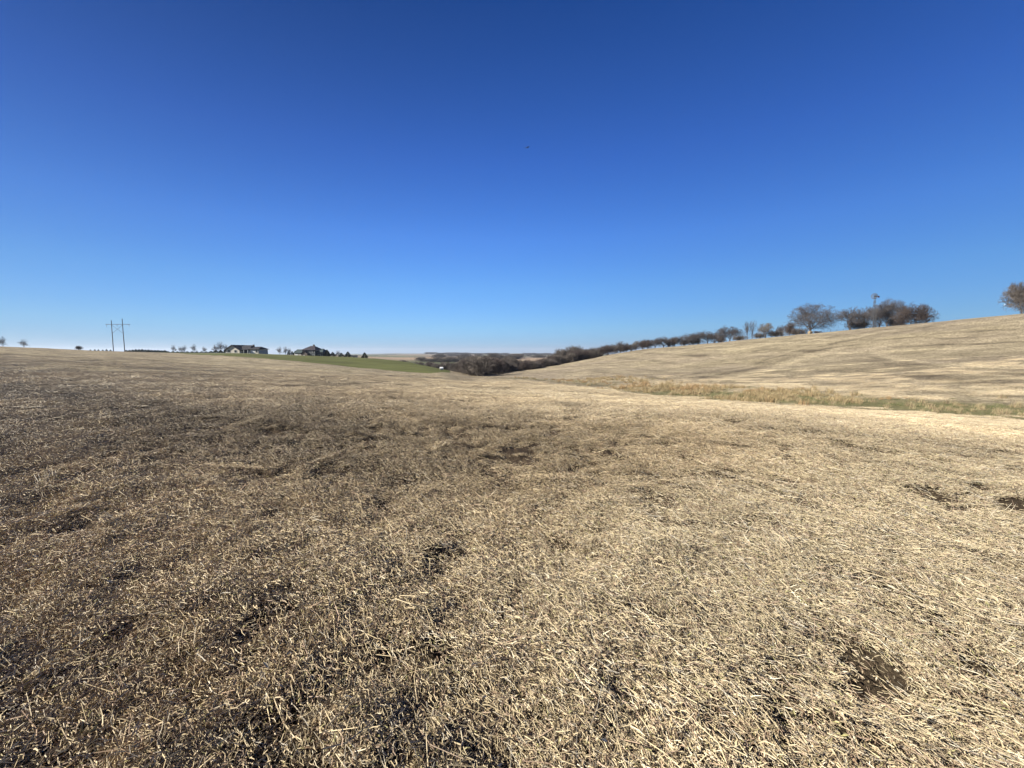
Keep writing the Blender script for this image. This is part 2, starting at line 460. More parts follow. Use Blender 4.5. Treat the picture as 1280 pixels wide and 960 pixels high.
# ------------------------------------------------------------------ ground sheet
def ground_material():
    m, t, b = new_mat('stubble_ground')
    N = t.nodes.new; L = t.links.new
    geo = N('ShaderNodeNewGeometry')
    at_ = N('ShaderNodeAttribute'); at_.attribute_name = 'alb'
    zn = N('ShaderNodeAttribute'); zn.attribute_name = 'zone'       # r: near bare soil share, g: grass, b: far
    sp = N('ShaderNodeSeparateColor'); L(zn.outputs['Color'], sp.inputs[0])
    # straw flecks laid along the rows
    mp = N('ShaderNodeMapping'); mp.inputs['Rotation'].default_value = (0, 0, R(-27)); mp.inputs['Scale'].default_value = (1, .22, 1)
    L(geo.outputs['Position'], mp.inputs['Vector'])
    n1 = N('ShaderNodeTexNoise'); n1.inputs['Scale'].default_value = 40; n1.inputs['Detail'].default_value = 3; L(mp.outputs[0], n1.inputs['Vector'])
    n2 = N('ShaderNodeTexNoise'); n2.inputs['Scale'].default_value = 2.6; n2.inputs['Detail'].default_value = 6; n2.inputs['Roughness'].default_value = .75
    L(geo.outputs['Position'], n2.inputs['Vector'])
    n3 = N('ShaderNodeTexNoise'); n3.inputs['Scale'].default_value = .55; n3.inputs['Detail'].default_value = 6; n3.inputs['Roughness'].default_value = .8
    L(geo.outputs['Position'], n3.inputs['Vector'])
    def rng_(src, a, b_, c, d):
        r = N('ShaderNodeMapRange'); r.inputs[1].default_value = a; r.inputs[2].default_value = b_
        r.inputs[3].default_value = c; r.inputs[4].default_value = d; L(src, r.inputs[0]); return r.outputs[0]
    def math_(op, a, b_):
        q = N('ShaderNodeMath'); q.operation = op
        for i, s in enumerate((a, b_)):
            if isinstance(s, (int, float)): q.inputs[i].default_value = s
            else: L(s, q.inputs[i])
        return q.outputs[0]
    f1 = rng_(n1.outputs['Fac'], .40, .62, .45, 1.35)
    f2 = rng_(n2.outputs['Fac'], .34, .66, .35, 1.6)
    f3 = rng_(n3.outputs['Fac'], .34, .66, .68, 1.28)
    k = math_('MULTIPLY', math_('MULTIPLY', f1, f2), f3)
    # grass has less contrast
    mixk = N('ShaderNodeMix'); L(sp.outputs[1], mixk.inputs[0]); L(k, mixk.inputs[2]); L(rng_(n2.outputs['Fac'], .3, .7, .75, 1.25), mixk.inputs[3])
    vm = N('ShaderNodeVectorMath'); vm.operation = 'SCALE'; L(at_.outputs['Color'], vm.inputs[0]); L(mixk.outputs[0], vm.inputs['Scale'])
    soil = N('ShaderNodeMix'); soil.data_type = 'RGBA'
    n4 = N('ShaderNodeTexNoise'); n4.inputs['Scale'].default_value = 55; n4.inputs['Detail'].default_value = 8; n4.inputs['Roughness'].default_value = .75
    L(geo.outputs['Position'], n4.inputs['Vector'])
    sr = N('ShaderNodeValToRGB'); sr.color_ramp.elements[0].position = .38; sr.color_ramp.elements[1].position = .66
    sr.color_ramp.elements[0].color = (.018, .012, .008, 1); sr.color_ramp.elements[1].color = (.105, .076, .047, 1)
    L(n4.outputs['Fac'], sr.inputs['Fac']); L(sr.outputs['Color'], soil.inputs[7])
    L(vm.outputs[0], soil.inputs[6]); L(sp.outputs[0], soil.inputs[0])
    L(soil.outputs[2], b.inputs['Base Color'])
    b.inputs['Roughness'].default_value = .95; b.inputs['Specular IOR Level'].default_value = .05
    bp = N('ShaderNodeBump'); bp.inputs['Strength'].default_value = .8; bp.inputs['Distance'].default_value = .05
    L(math_('ADD', math_('ADD', math_('MULTIPLY', n1.outputs['Fac'], .3), math_('MULTIPLY', n4.outputs['Fac'], .8)), n2.outputs['Fac']), bp.inputs['Height']); L(bp.outputs['Normal'], b.inputs['Normal'])
    return m
MAT_GROUND = ground_material()

def build_ground():
    thv = np.linspace(R(-60), R(60), 860)
    thb = np.linspace(R(60), R(300), 90)[1:-1]
    th = np.concatenate([thv, thb]); n = len(th)
    rr = np.exp(np.concatenate([np.linspace(math.log(.35), math.log(14), 150)[:-1],
                                np.linspace(math.log(14), math.log(420), 250)[:-1], np.linspace(math.log(420), math.log(11000), 60)]))
    T, Q = np.meshgrid(th, rr)
    x = (np.sin(T) * Q).ravel(); y = (np.cos(T) * Q).ravel()
    z = height(x, y)
    V = np.stack([x, y, z], 1)
    V = np.vstack([V, [[0, 0, float(height(np.array([0.]), np.array([0.]))[0])]]])
    nr = len(rr)
    i = np.arange(nr - 1)[:, None] * n; j = np.arange(n)[None]
    j2 = (j + 1) % n
    Fq = np.stack([i + j, i + n + j, i + n + j2, i + j2], -1).reshape(-1, 4)
    c = len(V) - 1
    me = mesh_np('field', V, Fq[:, ::-1].copy(), MAT_GROUND, True)
    alb, green, ww, far = albedo(V[:, 0], V[:, 1])
    # plain soil shows between the litter close by
    r = np.hypot(V[:, 0], V[:, 1])
    near = (1 - sstep(12, 55, r)) * (1 - ww) * .90
    near = np.clip(near + holes(V[:, 0], V[:, 1]) * (1 - sstep(20, 50, r)) * .6, 0, 1)
    a = me.color_attributes.new('alb', 'FLOAT_COLOR', 'POINT')
    a.data.foreach_set('color', np.hstack([alb, np.ones((len(V), 1))]).astype(np.float32).ravel())
    a = me.color_attributes.new('zone', 'FLOAT_COLOR', 'POINT')
    a.data.foreach_set('color', np.stack([near, np.clip(green + .7 * ww, 0, 1) , far, np.ones(len(V))], 1).astype(np.float32).ravel())
    o = link('field', me)
    tag(o, 'rolling stubble field with dark tracks, a grassed waterway and far farmland', kind='structure')
    return o
build_ground()

# ------------------------------------------------------------------ crop residue
def straw_clump(seed, n_stem, n_husk, rad=.32, flat=False, long_=False):
    g = np.random.default_rng(seed)
    V = []; Fc = []; C = []
    def push(v, f, c):
        k = sum(len(a) for a in V[-0:]) if False else push.n
        V.append(v); Fc.extend([tuple(i + k for i in q) for q in f]); C.append(np.tile(c, (len(v), 1))); push.n += len(v)
    push.n = 0
    row = math.atan2(1, -.47)
    for i in range(n_stem):
        p = g.normal(0, rad * .5, 2)
        big = long_ or g.random() < (.035 if not flat else .02)
        ln = g.uniform(.018, .065) if not big else g.uniform(.10, .26) * (1.35 if long_ else 1)
        wd = g.uniform(.0008, .0020) if not big else g.uniform(.0013, .0023)
        ang = row + g.normal(0, .50) if g.random() < (.66 if not long_ else .95) else g.uniform(0, 2 * math.pi)
        tilt = abs(g.normal(0, .20)) if flat or g.random() > .10 else g.uniform(.4, 1.0)
        z0 = g.uniform(.000, .030) if not big else g.uniform(.02, .04)
        d = np.array([math.cos(ang) * math.cos(tilt), math.sin(ang) * math.cos(tilt), math.sin(tilt)])
        side = np.array([-d[1], d[0], 0]); side /= np.linalg.norm(side) + 1e-9
        upv = np.cross(d, side); upv *= np.sign(upv[2]) if abs(upv[2]) > 1e-6 else 1
        a = np.array([p[0], p[1], z0]) - d * ln * .5 * (math.cos(tilt))
        bend = g.normal(0, .14) * ln; bz = g.normal(0, .07) * ln
        pts = [a, a + d * ln * .5 + side * bend + upv * bz, a + d * ln + side * g.normal(0, .03) * ln]
        vv = []
        for q, w_ in zip(pts, (1, .9, .6)):
            vv += [q + side * wd * w_, q + upv * wd * 1.5 * w_, q - side * wd * w_]
        f = []
        for s in (0, 3):
            for e in range(3): f.append((s + e, s + (e + 1) % 3, s + 3 + (e + 1) % 3, s + 3 + e))
        t = g.random()
        c = np.array([.54, .45, .275]) * g.uniform(.7, 1.2) if t < .56 else np.array([.72, .64, .46]) * g.uniform(.85, 1.1) if t < .68 else (np.array([.36, .265, .18]) * g.uniform(.7, 1.2) if t < .9 else np.array([.36, .33, .26]) * g.uniform(.8, 1.1))
        push(np.array(vv), f, c)
    for i in range(n_husk):
        p = g.normal(0, rad * .5, 2); t = g.random()
        c = np.array([.52, .42, .255]) * g.uniform(.6, 1.2) if t < .55 else np.array([.70, .60, .42]) * g.uniform(.85, 1.1) if t < .66 else (np.array([.30, .215, .135]) * g.uniform(.6, 1.2) if t < .93 else np.array([.40, .37, .17]))
        M = np.array(Matrix.Rotation(g.uniform(0, 6.283), 3, 'Z') @ Matrix.Rotation(g.normal(0, .8), 3, 'Y') @ Matrix.Rotation(g.normal(0, .8), 3, 'X'))
        base = np.array([p[0], p[1], g.uniform(.006, .030)])
        if g.random() < .45:                          # curled pod half
            ra = g.uniform(.006, .014); wd = g.uniform(.0022, .0042); arc = g.uniform(2.2, 5.0); pit = g.normal(0, .004)
            vv = []
            for q in range(5):
                a = arc * q / 4
                vv += [(ra * math.cos(a), ra * math.sin(a), -wd / 2 + pit * q), (ra * math.cos(a), ra * math.sin(a), wd / 2 + pit * q)]
            vv = np.array(vv) @ np.array(Matrix.Rotation(g.normal(0, .7), 3, 'X')).T @ M.T + base
            push(vv, [(2 * q, 2 * q + 2, 2 * q + 3, 2 * q + 1) for q in range(4)], c)
        else:
            ln = g.uniform(.012, .040); wd = ln * g.uniform(.12, .28); cu = g.uniform(.1, .45) * ln
            loc = np.array([(-ln/2, 0, 0), (0, wd/2, cu*.6), (0, 0, cu*.6 - wd*.4), (0, -wd/2, cu*.6), (ln/2, 0, 0)])
            M = np.array(Matrix.Rotation(g.uniform(0, 6.283), 3, 'Z') @ Matrix.Rotation(g.normal(0, .35), 3, 'Y') @ Matrix.Rotation(g.normal(0, .6), 3, 'X'))
            push(loc @ M.T + base, [(0, 2, 1), (0, 3, 2), (1, 2, 4), (2, 3, 4)], c)
    me = mesh_np('litter_tuft', np.vstack(V), Fc, MAT_STRAW)
    a = me.color_attributes.new('col', 'FLOAT_COLOR', 'POINT')
    cc = np.vstack(C); a.data.foreach_set('color', np.hstack([cc, np.ones((len(cc), 1))]).astype(np.float32).ravel())
    return me
def attr_mat(name, rough=.6, trans=0.0):
    m, t, b = new_mat(name)
    N = t.nodes.new; L = t.links.new
    a = N('ShaderNodeAttribute'); a.attribute_name = 'col'
    i = N('ShaderNodeAttribute'); i.attribute_type = 'INSTANCER'; i.attribute_name = 'tint'
    x = N('ShaderNodeVectorMath'); x.operation = 'MULTIPLY'
    L(a.outputs['Color'], x.inputs[0]); L(i.outputs['Vector'], x.inputs[1]); L(x.outputs[0], b.inputs['Base Color'])
    b.inputs['Roughness'].default_value = rough; b.inputs['Specular IOR Level'].default_value = .25
    return m
MAT_STRAW = attr_mat('dry_straw')

def scatter(name, pts, rot, scl, idx, tint, meshes, label):
    src = bpy.data.collections.new(name + '_source')
    for k, me in enumerate(meshes):
        o = bpy.data.objects.new('%s_%02d' % (me.name, k), me); src.objects.link(o)
    me = bpy.data.meshes.new(name)
    me.vertices.add(len(pts)); me.vertices.foreach_set('co', np.asarray(pts, np.float32).ravel())
    def add(nm, ty, data, key):
        a = me.attributes.new(nm, ty, 'POINT'); a.data.foreach_set(key, data)
    add('rot', 'FLOAT_VECTOR', np.asarray(rot, np.float32).ravel(), 'vector')
    add('scl', 'FLOAT_VECTOR', np.asarray(scl, np.float32).ravel(), 'vector')
    add('idx', 'INT', np.asarray(idx, np.int32), 'value')
    add('tint', 'FLOAT_VECTOR', np.asarray(tint, np.float32).ravel(), 'vector')
    o = link(name, me)
    g = bpy.data.node_groups.new(name, 'GeometryNodeTree')
    g.interface.new_socket('Geometry', in_out='INPUT', socket_type='NodeSocketGeometry')
    g.interface.new_socket('Geometry', in_out='OUTPUT', socket_type='NodeSocketGeometry')
    N = g.nodes.new; L = g.links.new
    gi = N('NodeGroupInput'); go = N('NodeGroupOutput')
    ci = N('GeometryNodeCollectionInfo'); ci.inputs['Collection'].default_value = src
    ci.inputs['Separate Children'].default_value = True; ci.inputs['Reset Children'].default_value = True
    ip = N('GeometryNodeInstanceOnPoints'); ip.inputs['Pick Instance'].default_value = True
    def na(nm, ty):
        q = N('GeometryNodeInputNamedAttribute'); q.data_type = ty; q.inputs['Name'].default_value = nm
        return q.outputs['Attribute']
    er = N('FunctionNodeEulerToRotation'); L(na('rot', 'FLOAT_VECTOR'), er.inputs[0])
    L(gi.outputs[0], ip.inputs['Points']); L(ci.outputs[0], ip.inputs['Instance'])
    L(na('idx', 'INT'), ip.inputs['Instance Index']); L(er.outputs[0], ip.inputs['Rotation']); L(na('scl', 'FLOAT_VECTOR'), ip.inputs['Scale'])
    L(ip.outputs[0], go.inputs[0])
    md = o.modifiers.new('scatter', 'NODES'); md.node_group = g
    tag(o, label, kind='stuff')
    return o

def residue():
    tufts = [straw_clump(100 + k, 60, 95, .095) for k in range(16)] + [straw_clump(200 + k, 520, 420, .40, True) for k in range(6)] + [straw_clump(300 + k, 26, 0, .22, True, True) for k in range(6)]
    P = []; S = []; K = []
    def zone(r0, r1, dens, s, hfac=1.0, ang=R(58), kind=0):
        area = ang * (r1 * r1 - r0 * r0)
        n = int(area * dens)
        r = np.sqrt(rng.uniform(r0 * r0, r1 * r1, n)); th = rng.uniform(-ang, ang, n)
        x = r * np.sin(th); y = r * np.cos(th)
        ho = holes(x, y, .12); br, dk = field_tone(x, y)
        green, ww, far = zones(x, y)
        if r1 > 100: ho = ho * 0 + sstep(60, 108, r)
        xr = x * .89 + y * .45; yr = -x * .45 + y * .89
        gap = (1 - sstep(.40, .56, mound(x, y)) if r1 < 6 else np.maximum(1 - sstep(.39, .53, mound(x, y)), .8 * (1 - sstep(.30, .44, fbm(xr, yr * .5, .3, 131, 2)))) if r1 < 11 else .88 * (1 - sstep(.34, .50, fbm(xr, yr * .5, .26, 131, 2))))
        if r1 > 50: gap = gap * 0
        keep = rng.random(n) > (.96 * ho + (.45 + .4 * sstep(30, 45, r)) * np.clip(dk, 0, 1) + ww * .9 + green + .90 * gap)
        if kind == 2: keep &= rng.random(n) < sstep(.40, .62, fbm(x, y, .9, 177, 2)) * (.25 + .75 * sstep(-.6, .8, x))
        x, y = x[keep], y[keep]; K.append(np.full(len(x), kind))
        P.append(np.stack([x, y], 1)); S.append(np.stack([np.full(len(x), s), np.full(len(x), hfac)], 1))
    zone(.7, 5, 330, 1.0, 1.0, R(72))
    zone(5, 10.5, 190, 1.15, 1.0)
    zone(.8, 7, 8, .9, 1.0, R(66), 2)
    zone(10, 18, 10, 1.3, 1.0)
    zone(10, 20, 40, 1.28, 1.2)
    zone(18, 42, 6.0, 1.5, 1.0)
    zone(42, 110, .42, 3.0, .5)
    P = np.vstack(P); S = np.vstack(S); K = np.concatenate(K)
    x, y = P[:, 0], P[:, 1]; n = len(x)
    z = height(x, y)
    e = .25 * S[:, 0]
    nr_ = np.hypot(x, y) < 14; e = np.where(nr_, .07, e)
    hx = np.where(nr_, height(x + e, y) - height(x - e, y), height(x + e, y, False) - height(x - e, y, False))
    hy = np.where(nr_, height(x, y + e) - height(x, y - e), height(x, y + e, False) - height(x, y - e, False))
    zx = np.clip(hx / (2 * e), -.7, .7); zy = np.clip(hy / (2 * e), -.7, .7)
    # euler for: yaw first (local), then lean to the slope
    yaw = np.where(rng.random(n) < .5, 0, math.pi) + rng.normal(0, .35, n)
    cy, sy = np.cos(yaw), np.sin(yaw)
    sx = zx * cy + zy * sy; sy_ = -zx * sy + zy * cy
    rot = np.stack([np.arctan(sy_), -np.arctan(sx), yaw], 1)
    sc = S[:, :1] * rng.uniform(.85, 1.2, (n, 1))
    scl = np.hstack([sc, sc, sc * S[:, 1:2] * rng.uniform(.8, 1.3, (n, 1))])
    br, dk = field_tone(x, y)
    t = .83 * np.array([[1.0, .99, 1.0]]) * (np.array([1.0, 1.0, 1.0])[None] * (1 - br[:, None]) + np.array([.93, .88, .82])[None] * br[:, None])
    t = t * (1 - .42 * np.clip(dk, 0, 1))[:, None] * (1 + .25 * np.clip(-dk, 0, .5))[:, None] * rng.uniform(.75, 1.2, (n, 1))
    print('residue instances', n)
    scatter('crop_residue', np.stack([x, y, z + .002], 1), rot, scl, np.where(K == 2, rng.integers(22, 28, n), np.where(S[:, 0] < 1.3, rng.integers(0, 16, n), rng.integers(16, 22, n))), t, tufts,
            'pale broken soybean stems and husks strewn thickly over the near field')
residue()

# ------------------------------------------------------------------ dry grass in the waterway
def grass_tuft(seed, n=70, h=.6, spread=.35, base=(.31, .255, .14), alt=(.25, .175, .105)):
    g = np.random.default_rng(seed)
    V = []; Fc = []; C = []; k = 0
    for i in range(n):
        p = g.normal(0, spread * .5, 2); a = g.uniform(0, 2 * math.pi); ln = h * g.uniform(.4, 1.1)
        lean = abs(g.normal(0, .35)); wd = g.uniform(.006, .012)
        d = np.array([math.cos(a) * math.sin(lean), math.sin(a) * math.sin(lean), math.cos(lean)])
        s = np.array([-math.sin(a + .7), math.cos(a + .7), 0]) * wd
        b0 = np.array([p[0], p[1], -.02]); m1 = b0 + d * ln * .6; tp = m1 + (d + np.array([math.cos(a), math.sin(a), -.3]) * .5) * ln * .4
        V += [b0 - s, b0 + s, m1 + s * .8, m1 - s * .8, tp]
        Fc += [(k, k + 1, k + 2), (k, k + 2, k + 3), (k + 3, k + 2, k + 4)]; k += 5
        c = (np.array(base) if g.random() < .8 else np.array(alt)) * g.uniform(.75, 1.2)
        C.append(np.tile(c, (5, 1)))
    me = mesh_np('grass_tuft', np.array(V), Fc, MAT_STRAW)
    a = me.color_attributes.new('col', 'FLOAT_COLOR', 'POINT')
    cc = np.vstack(C); a.data.foreach_set('color', np.hstack([cc, np.ones((len(cc), 1))]).astype(np.float32).ravel())
    return me
def waterway_grass():
    kinds = [grass_tuft(s) for s in range(4)]
    low = [grass_tuft(10 + s, 60, .22, .6, (.10, .108, .040), (.19, .165, .08)) for s in range(3)]
    P = []; T = []; I = []; S = []
    lines = [world_line([(735, 474), (770, 475), (800, 480)]), world_line([(800, 484), (850, 487), (905, 491)]), world_line([(890, 490), (925, 492), (965, 496), (1010, 500)])]
    # tall bleached bunches on the bank
    for line, n, wd, hs_ in ((lines[0], 260, 3.0, 1.0), (lines[1], 560, 3.1, 1.0), (lines[2], 620, 3.1, .95),
                             (world_line([(640, 472), (700, 475), (750, 478)]), 140, 1.6, .6),
                             (world_line([(1010, 497), (1100, 502), (1160, 505)]), 60, 1.6, .35)):
        L_ = np.array(line); seg = np.linalg.norm(np.diff(L_, axis=0), axis=1); cum = np.concatenate([[0], np.cumsum(seg)])
        for i in range(n):
            s = rng.uniform(0, cum[-1]); q = np.array([np.interp(s, cum, L_[:, 0]), np.interp(s, cum, L_[:, 1])]) + rng.normal(0, wd, 2)
            if vnoise(np.array([q[0] / 2.3]), np.array([q[1] / 2.3]), 97)[0] < .42: continue
            P.append(q); I.append(rng.integers(0, 4)); S.append(hs_ * rng.uniform(.5, 1.5))
            red = vnoise(np.array([q[0] / 5]), np.array([q[1] / 5]), 91)[0]
            T.append(np.array([1.0, .95, .9]) if red < .58 else np.array([1.0, .84, .74]))
    W = np.array(WATERWAY); seg = np.linalg.norm(np.diff(W, axis=0), axis=1); cum = np.concatenate([[0], np.cumsum(seg)])
    for i in range(1500):
        s = rng.uniform(0, cum[-1]); q = np.array([np.interp(s, cum, W[:, 0]), np.interp(s, cum, W[:, 1])]) + rng.normal(0, 2.6, 2)
        if math.hypot(*q) < 26 or (s < cum[3] and rng.random() < .85): continue
        q = q + np.array([0, abs(rng.normal(0, 2.4))])
        P.append(q); I.append(4 + rng.integers(0, 3)); S.append(rng.uniform(.35, .95)); T.append(np.array([1, 1, 1]) * rng.uniform(.7, 1.1))
    P = np.array(P); n = len(P); z = height(P[:, 0], P[:, 1])
    rot = np.zeros((n, 3)); rot[:, 2] = rng.uniform(0, 6.28, n)
    scl = np.repeat(np.array(S)[:, None], 3, 1)
    scatter('dry_grass', np.hstack([P, z[:, None]]), rot, scl, I, np.array(T), kinds + low,
            'bleached bunch grass and short green grass along the waterway')
waterway_grass()

# ------------------------------------------------------------------ bare trees
MAT_BARK = rough_mat('grey_bark', (0.078, 0.066, 0.058), (0.156, 0.136, 0.121), 6)
MAT_TWIG = rough_mat('grey_twigs', (.062, .056, .056), (.115, .104, .102), 2)
MAT_TWIG_RED = rough_mat('red_brown_twigs', (.060, .046, .040), (.110, .085, .072), 2)
MAT_TWIG_BRN = rough_mat('brown_twigs', (.060, .050, .042), (.150, .128, .108), .45)
MAT_TWIG_BUSH = rough_mat('dark_red_twigs', (.042, .033, .029), (.078, .060, .052), 2)
MAT_TWIG_TAN = rough_mat('tan_twigs', (.11, .09, .068), (.18, .15, .115), 2)
MAT_EVER = rough_mat('evergreen_needles', (.016, .026, .014), (.036, .052, .026), 3)

def seg_mesh(name, segs, mat, n=3):
    A = np.array([s[0] for s in segs], float); B = np.array([s[1] for s in segs], float)
    r0 = np.array([s[2] for s in segs])[:, None]; r1 = np.array([s[3] for s in segs])[:, None]
    d = B - A; d /= np.linalg.norm(d, axis=1)[:, None] + 1e-9
    ref = np.where(np.abs(d[:, 2:3]) > .9, np.array([[1., 0, 0]]), np.array([[0, 0, 1.]]))
    u = np.cross(d, ref); u /= np.linalg.norm(u, axis=1)[:, None] + 1e-9; w_ = np.cross(d, u)
    V = []
    for P, r in ((A, r0), (B, r1)):
        for k in range(n):
            a = 2 * math.pi * k / n
            V.append(P + (u * math.cos(a) + w_ * math.sin(a)) * r)
    V = np.stack(V, 1).reshape(-1, 3)
    m = len(segs); b = np.arange(m)[:, None] * 2 * n
    k = np.arange(n)[None]; k2 = (k + 1) % n
    Fq = np.stack([b + k, b + k2, b + n + k2, b + n + k], -1).reshape(-1, 4)
    return mesh_np(name, V, Fq, mat)

def tree_skeleton(seed, H, spread, trunk_h, r0, levels=5, kids=4, up=.25, twig=.022, stems=1, droop=0., jit=.18):
    g = random.Random(seed)
    trunk = []; crown = []
    def grow(p, d, ln, r, lev, store):
        ns = 3 if lev < levels else 2
        q = p.copy(); rr = r
        for s in range(ns):
            j_ = jit * (.3 if lev == 0 else 1)
            d = (d + Vector((g.gauss(0, j_), g.gauss(0, j_), g.gauss(0, j_) + up * (.18 if lev > 0 else 0) - droop * .1 * lev))).normalized()
            e = q + d * ln / ns; re = max(rr * (.84 if lev else .9), twig)
            store.append((tuple(q), tuple(e), rr, re))
            if lev < levels and (lev > 0 or s >= 0):
                if lev > 0:
                    for _ in range(1 if s < ns - 1 else 2):
                        child(e, d, ln, re, lev)
            q, rr = e, re
        return q, d, rr
    def child(e, d, ln, re, lev):
        a = g.uniform(.35, .95); ax = d.orthogonal().normalized()
        ax.rotate(Matrix.Rotation(g.uniform(0, 6.283), 3, d))
        nd = (d * math.cos(a) + ax * math.sin(a)).normalized()
        grow(e, nd, ln * g.uniform(.58, .82), max(re * .62, twig), lev + 1, crown)
    L0 = (H - trunk_h) * .50
    for s in range(stems):
        off = Vector((0, 0, -.3)) if stems == 1 else Vector((g.gauss(0, spread * .16), g.gauss(0, spread * .16), -.2))
        d0 = Vector((g.gauss(0, .05), g.gauss(0, .05), 1)) if stems == 1 else Vector((g.gauss(0, .45), g.gauss(0, .45), 1)).normalized()
        st = []; trunk.append(st)
        q, d, rr = grow(off, d0.normalized(), trunk_h + .3, r0, 0, st)
        nk = kids + (0 if stems > 1 else 1)
        for k in range(nk):
            an = 6.283 * (k + g.uniform(-.3, .3)) / nk; ti = g.uniform(.35, 1.15) * spread / H * 1.1
            nd = Vector((math.cos(an) * math.sin(ti), math.sin(an) * math.sin(ti), math.cos(ti)))
            grow(q - d * g.uniform(0, trunk_h * .15), nd, L0 * g.uniform(.75, 1.05), rr * .62, 1, crown)
    # scale crown to wanted size
    P = np.array([c[1] for c in crown]); top = np.percentile(P[:, 2], 99.7); half = np.percentile(np.hypot(P[:, 0], P[:, 1]), 97)
    fz = H / top; fx = spread / half
    zc = trunk_h + (H - trunk_h) * .38
    def W(p):
        x, y, z = p[0] * fx, p[1] * fx, p[2] * fz
        rz_ = (H - zc) if z > zc else max(zc - trunk_h * .55, .3)
        q = math.sqrt((x * x + y * y) / spread ** 2 + ((z - zc) / rz_) ** 2)
        if q > .85:
            k = .85 * (q / .85) ** .68 / q
            x, y, z = x * k, y * k, zc + (z - zc) * k
        return (x, y, z)
    def S(c): return (W(c[0]), W(c[1]), c[2], c[3])
    crown = [S(c) for c in crown]
    P = np.array([c[1] for c in crown]); kz = H / np.percentile(P[:, 2], 99.6); kx = spread / np.percentile(np.abs(P[:, 0]), 99.3)
    def N(c): return ((c[0][0] * kx, c[0][1] * kx, c[0][2] * kz), (c[1][0] * kx, c[1][1] * kx, c[1][2] * kz), c[2], c[3])
    return [[N(S(c)) for c in st] for st in trunk], [N(c) for c in crown]

PROTO = {}
def proto(key, mat, **kw):
    t, c = tree_skeleton(**kw)
    PROTO[key] = ([seg_mesh('trunk', q, MAT_BARK, 7) for q in t], seg_mesh('crown', c, mat, 3), kw['H'], kw['spread'])
proto('oak', MAT_TWIG, seed=3, H=12, spread=8.2, trunk_h=2.0, r0=.42, levels=6, kids=6, up=.22, twig=.017)
proto('oak_b', MAT_TWIG, seed=5, H=11, spread=5.5, trunk_h=2.0, r0=.34, levels=6, kids=5, up=.28, twig=.018)
proto('open', MAT_TWIG, seed=8, H=9, spread=4.4, trunk_h=1.8, r0=.36, levels=5, kids=5, up=.18, twig=.022)
proto('tall', MAT_TWIG, seed=12, H=10, spread=2.6, trunk_h=1.3, r0=.20, levels=4, kids=5, up=.35, twig=.018)
proto('round', MAT_TWIG, seed=15, H=7.5, spread=4.0, trunk_h=1.1, r0=.22, levels=5, kids=5, up=.12, twig=.024)
proto('round_b', MAT_TWIG_TAN, seed=18, H=7, spread=3.6, trunk_h=1.1, r0=.22, levels=5, kids=5, up=.15, twig=.022)
proto('shrub', MAT_TWIG_RED, seed=21, H=6.0, spread=3.6, trunk_h=.5, r0=.09, levels=4, kids=5, up=.2, twig=.026, stems=5)
proto('shrub_b', MAT_TWIG_BRN, seed=24, H=5.6, spread=3.6, trunk_h=.5, r0=.09, levels=4, kids=5, up=.2, twig=.028, stems=5)
proto('bush', MAT_TWIG_BUSH, seed=27, H=7.6, spread=6.2, trunk_h=.6, r0=.12, levels=5, kids=5, up=.24, twig=.024, stems=4)
proto('bush_dark', MAT_TWIG_BRN, seed=30, H=9.0, spread=6.0, trunk_h=.7, r0=.14, levels=5, kids=5, up=.24, twig=.026, stems=4)
proto('sapling', MAT_TWIG, seed=33, H=5.5, spread=1.8, trunk_h=.4, r0=.10, levels=4, kids=5, up=.5, twig=.018)

def tree(kind, u, Y, top_v, width, label, name='bare_tree', cat='tree', group=None, rz=None):
    """stands on the ground under column u at depth Y, reaching row top_v; width in picture pixels"""
    t, c, H, sp = PROTO[kind]
    x, y, z = at(u, Y)
    h = zv(y, top_v) - z
    e = empty(name, (x, y, z - .05), rnd.uniform(0, 6.28) if rz is None else rz)
    sw = (width * .5) * y / F / sp
    e.scale = (sw, sw, h / H)
    
    for q in t: link('trunk' if len(t) == 1 else 'stem', q, e)
    link('crown', c, e)
    tag(e, label, cat, group)
    return e

RG = 'bare trees along the crest of the right hill'
tree('bush_dark', 1279, 137, 351, 42, 'bare brown tree cut off by the right edge of the photo', group=RG)
tree('bush', 1139, 158, 381, 40, 'rounded dense brown bush, rightmost of the cluster by the windmill', 'bare_bush', 'bush')
tree('oak_b', 1109, 168, 374, 32, 'tall bare tree between the windmill and the dense brown bush', group=RG)
tree('oak_b', 1098, 176, 380, 32, 'grey bare tree just right of the windmill tower', group=RG, rz=2.2)
tree('round', 1080, 172, 384, 32, 'bare grey tree just left of the windmill tower', group=RG)
tree('open', 1063, 169, 384.5, 32, 'open bare tree with a dark trunk left of the windmill cluster', group=RG, rz=1.0)
tree('oak', 1014, 176, 381, 58, 'largest bare tree on the hill, with a wide domed crown', group=RG, rz=.4)
tree('shrub', 986, 180, 404, 16, 'small bare shrub at the left foot of the largest tree', 'bare_bush', 'bush')
tree('round', 977, 196, 406, 14, 'small faint bare tree left of the largest tree', group=RG)
tree('round_b', 957, 187, 403.5, 22, 'tan bare tree with a spreading crown beside the slim pair', group=RG)
tree('tall', 940, 190, 400, 12, 'right one of two slim upright bare trees on the hill', group=RG)
tree('tall', 934, 190, 401, 11, 'left one of two slim upright bare trees on the hill', group=RG, rz=2)
tree('oak_b', 912, 196, 408, 30, 'bare tree standing above the right end of the crest row', group=RG)
tree('round', 903, 199, 416, 14, 'low bare tree under the left side of the highest row tree', group=RG)
RT = 'bare trees in the crest row'
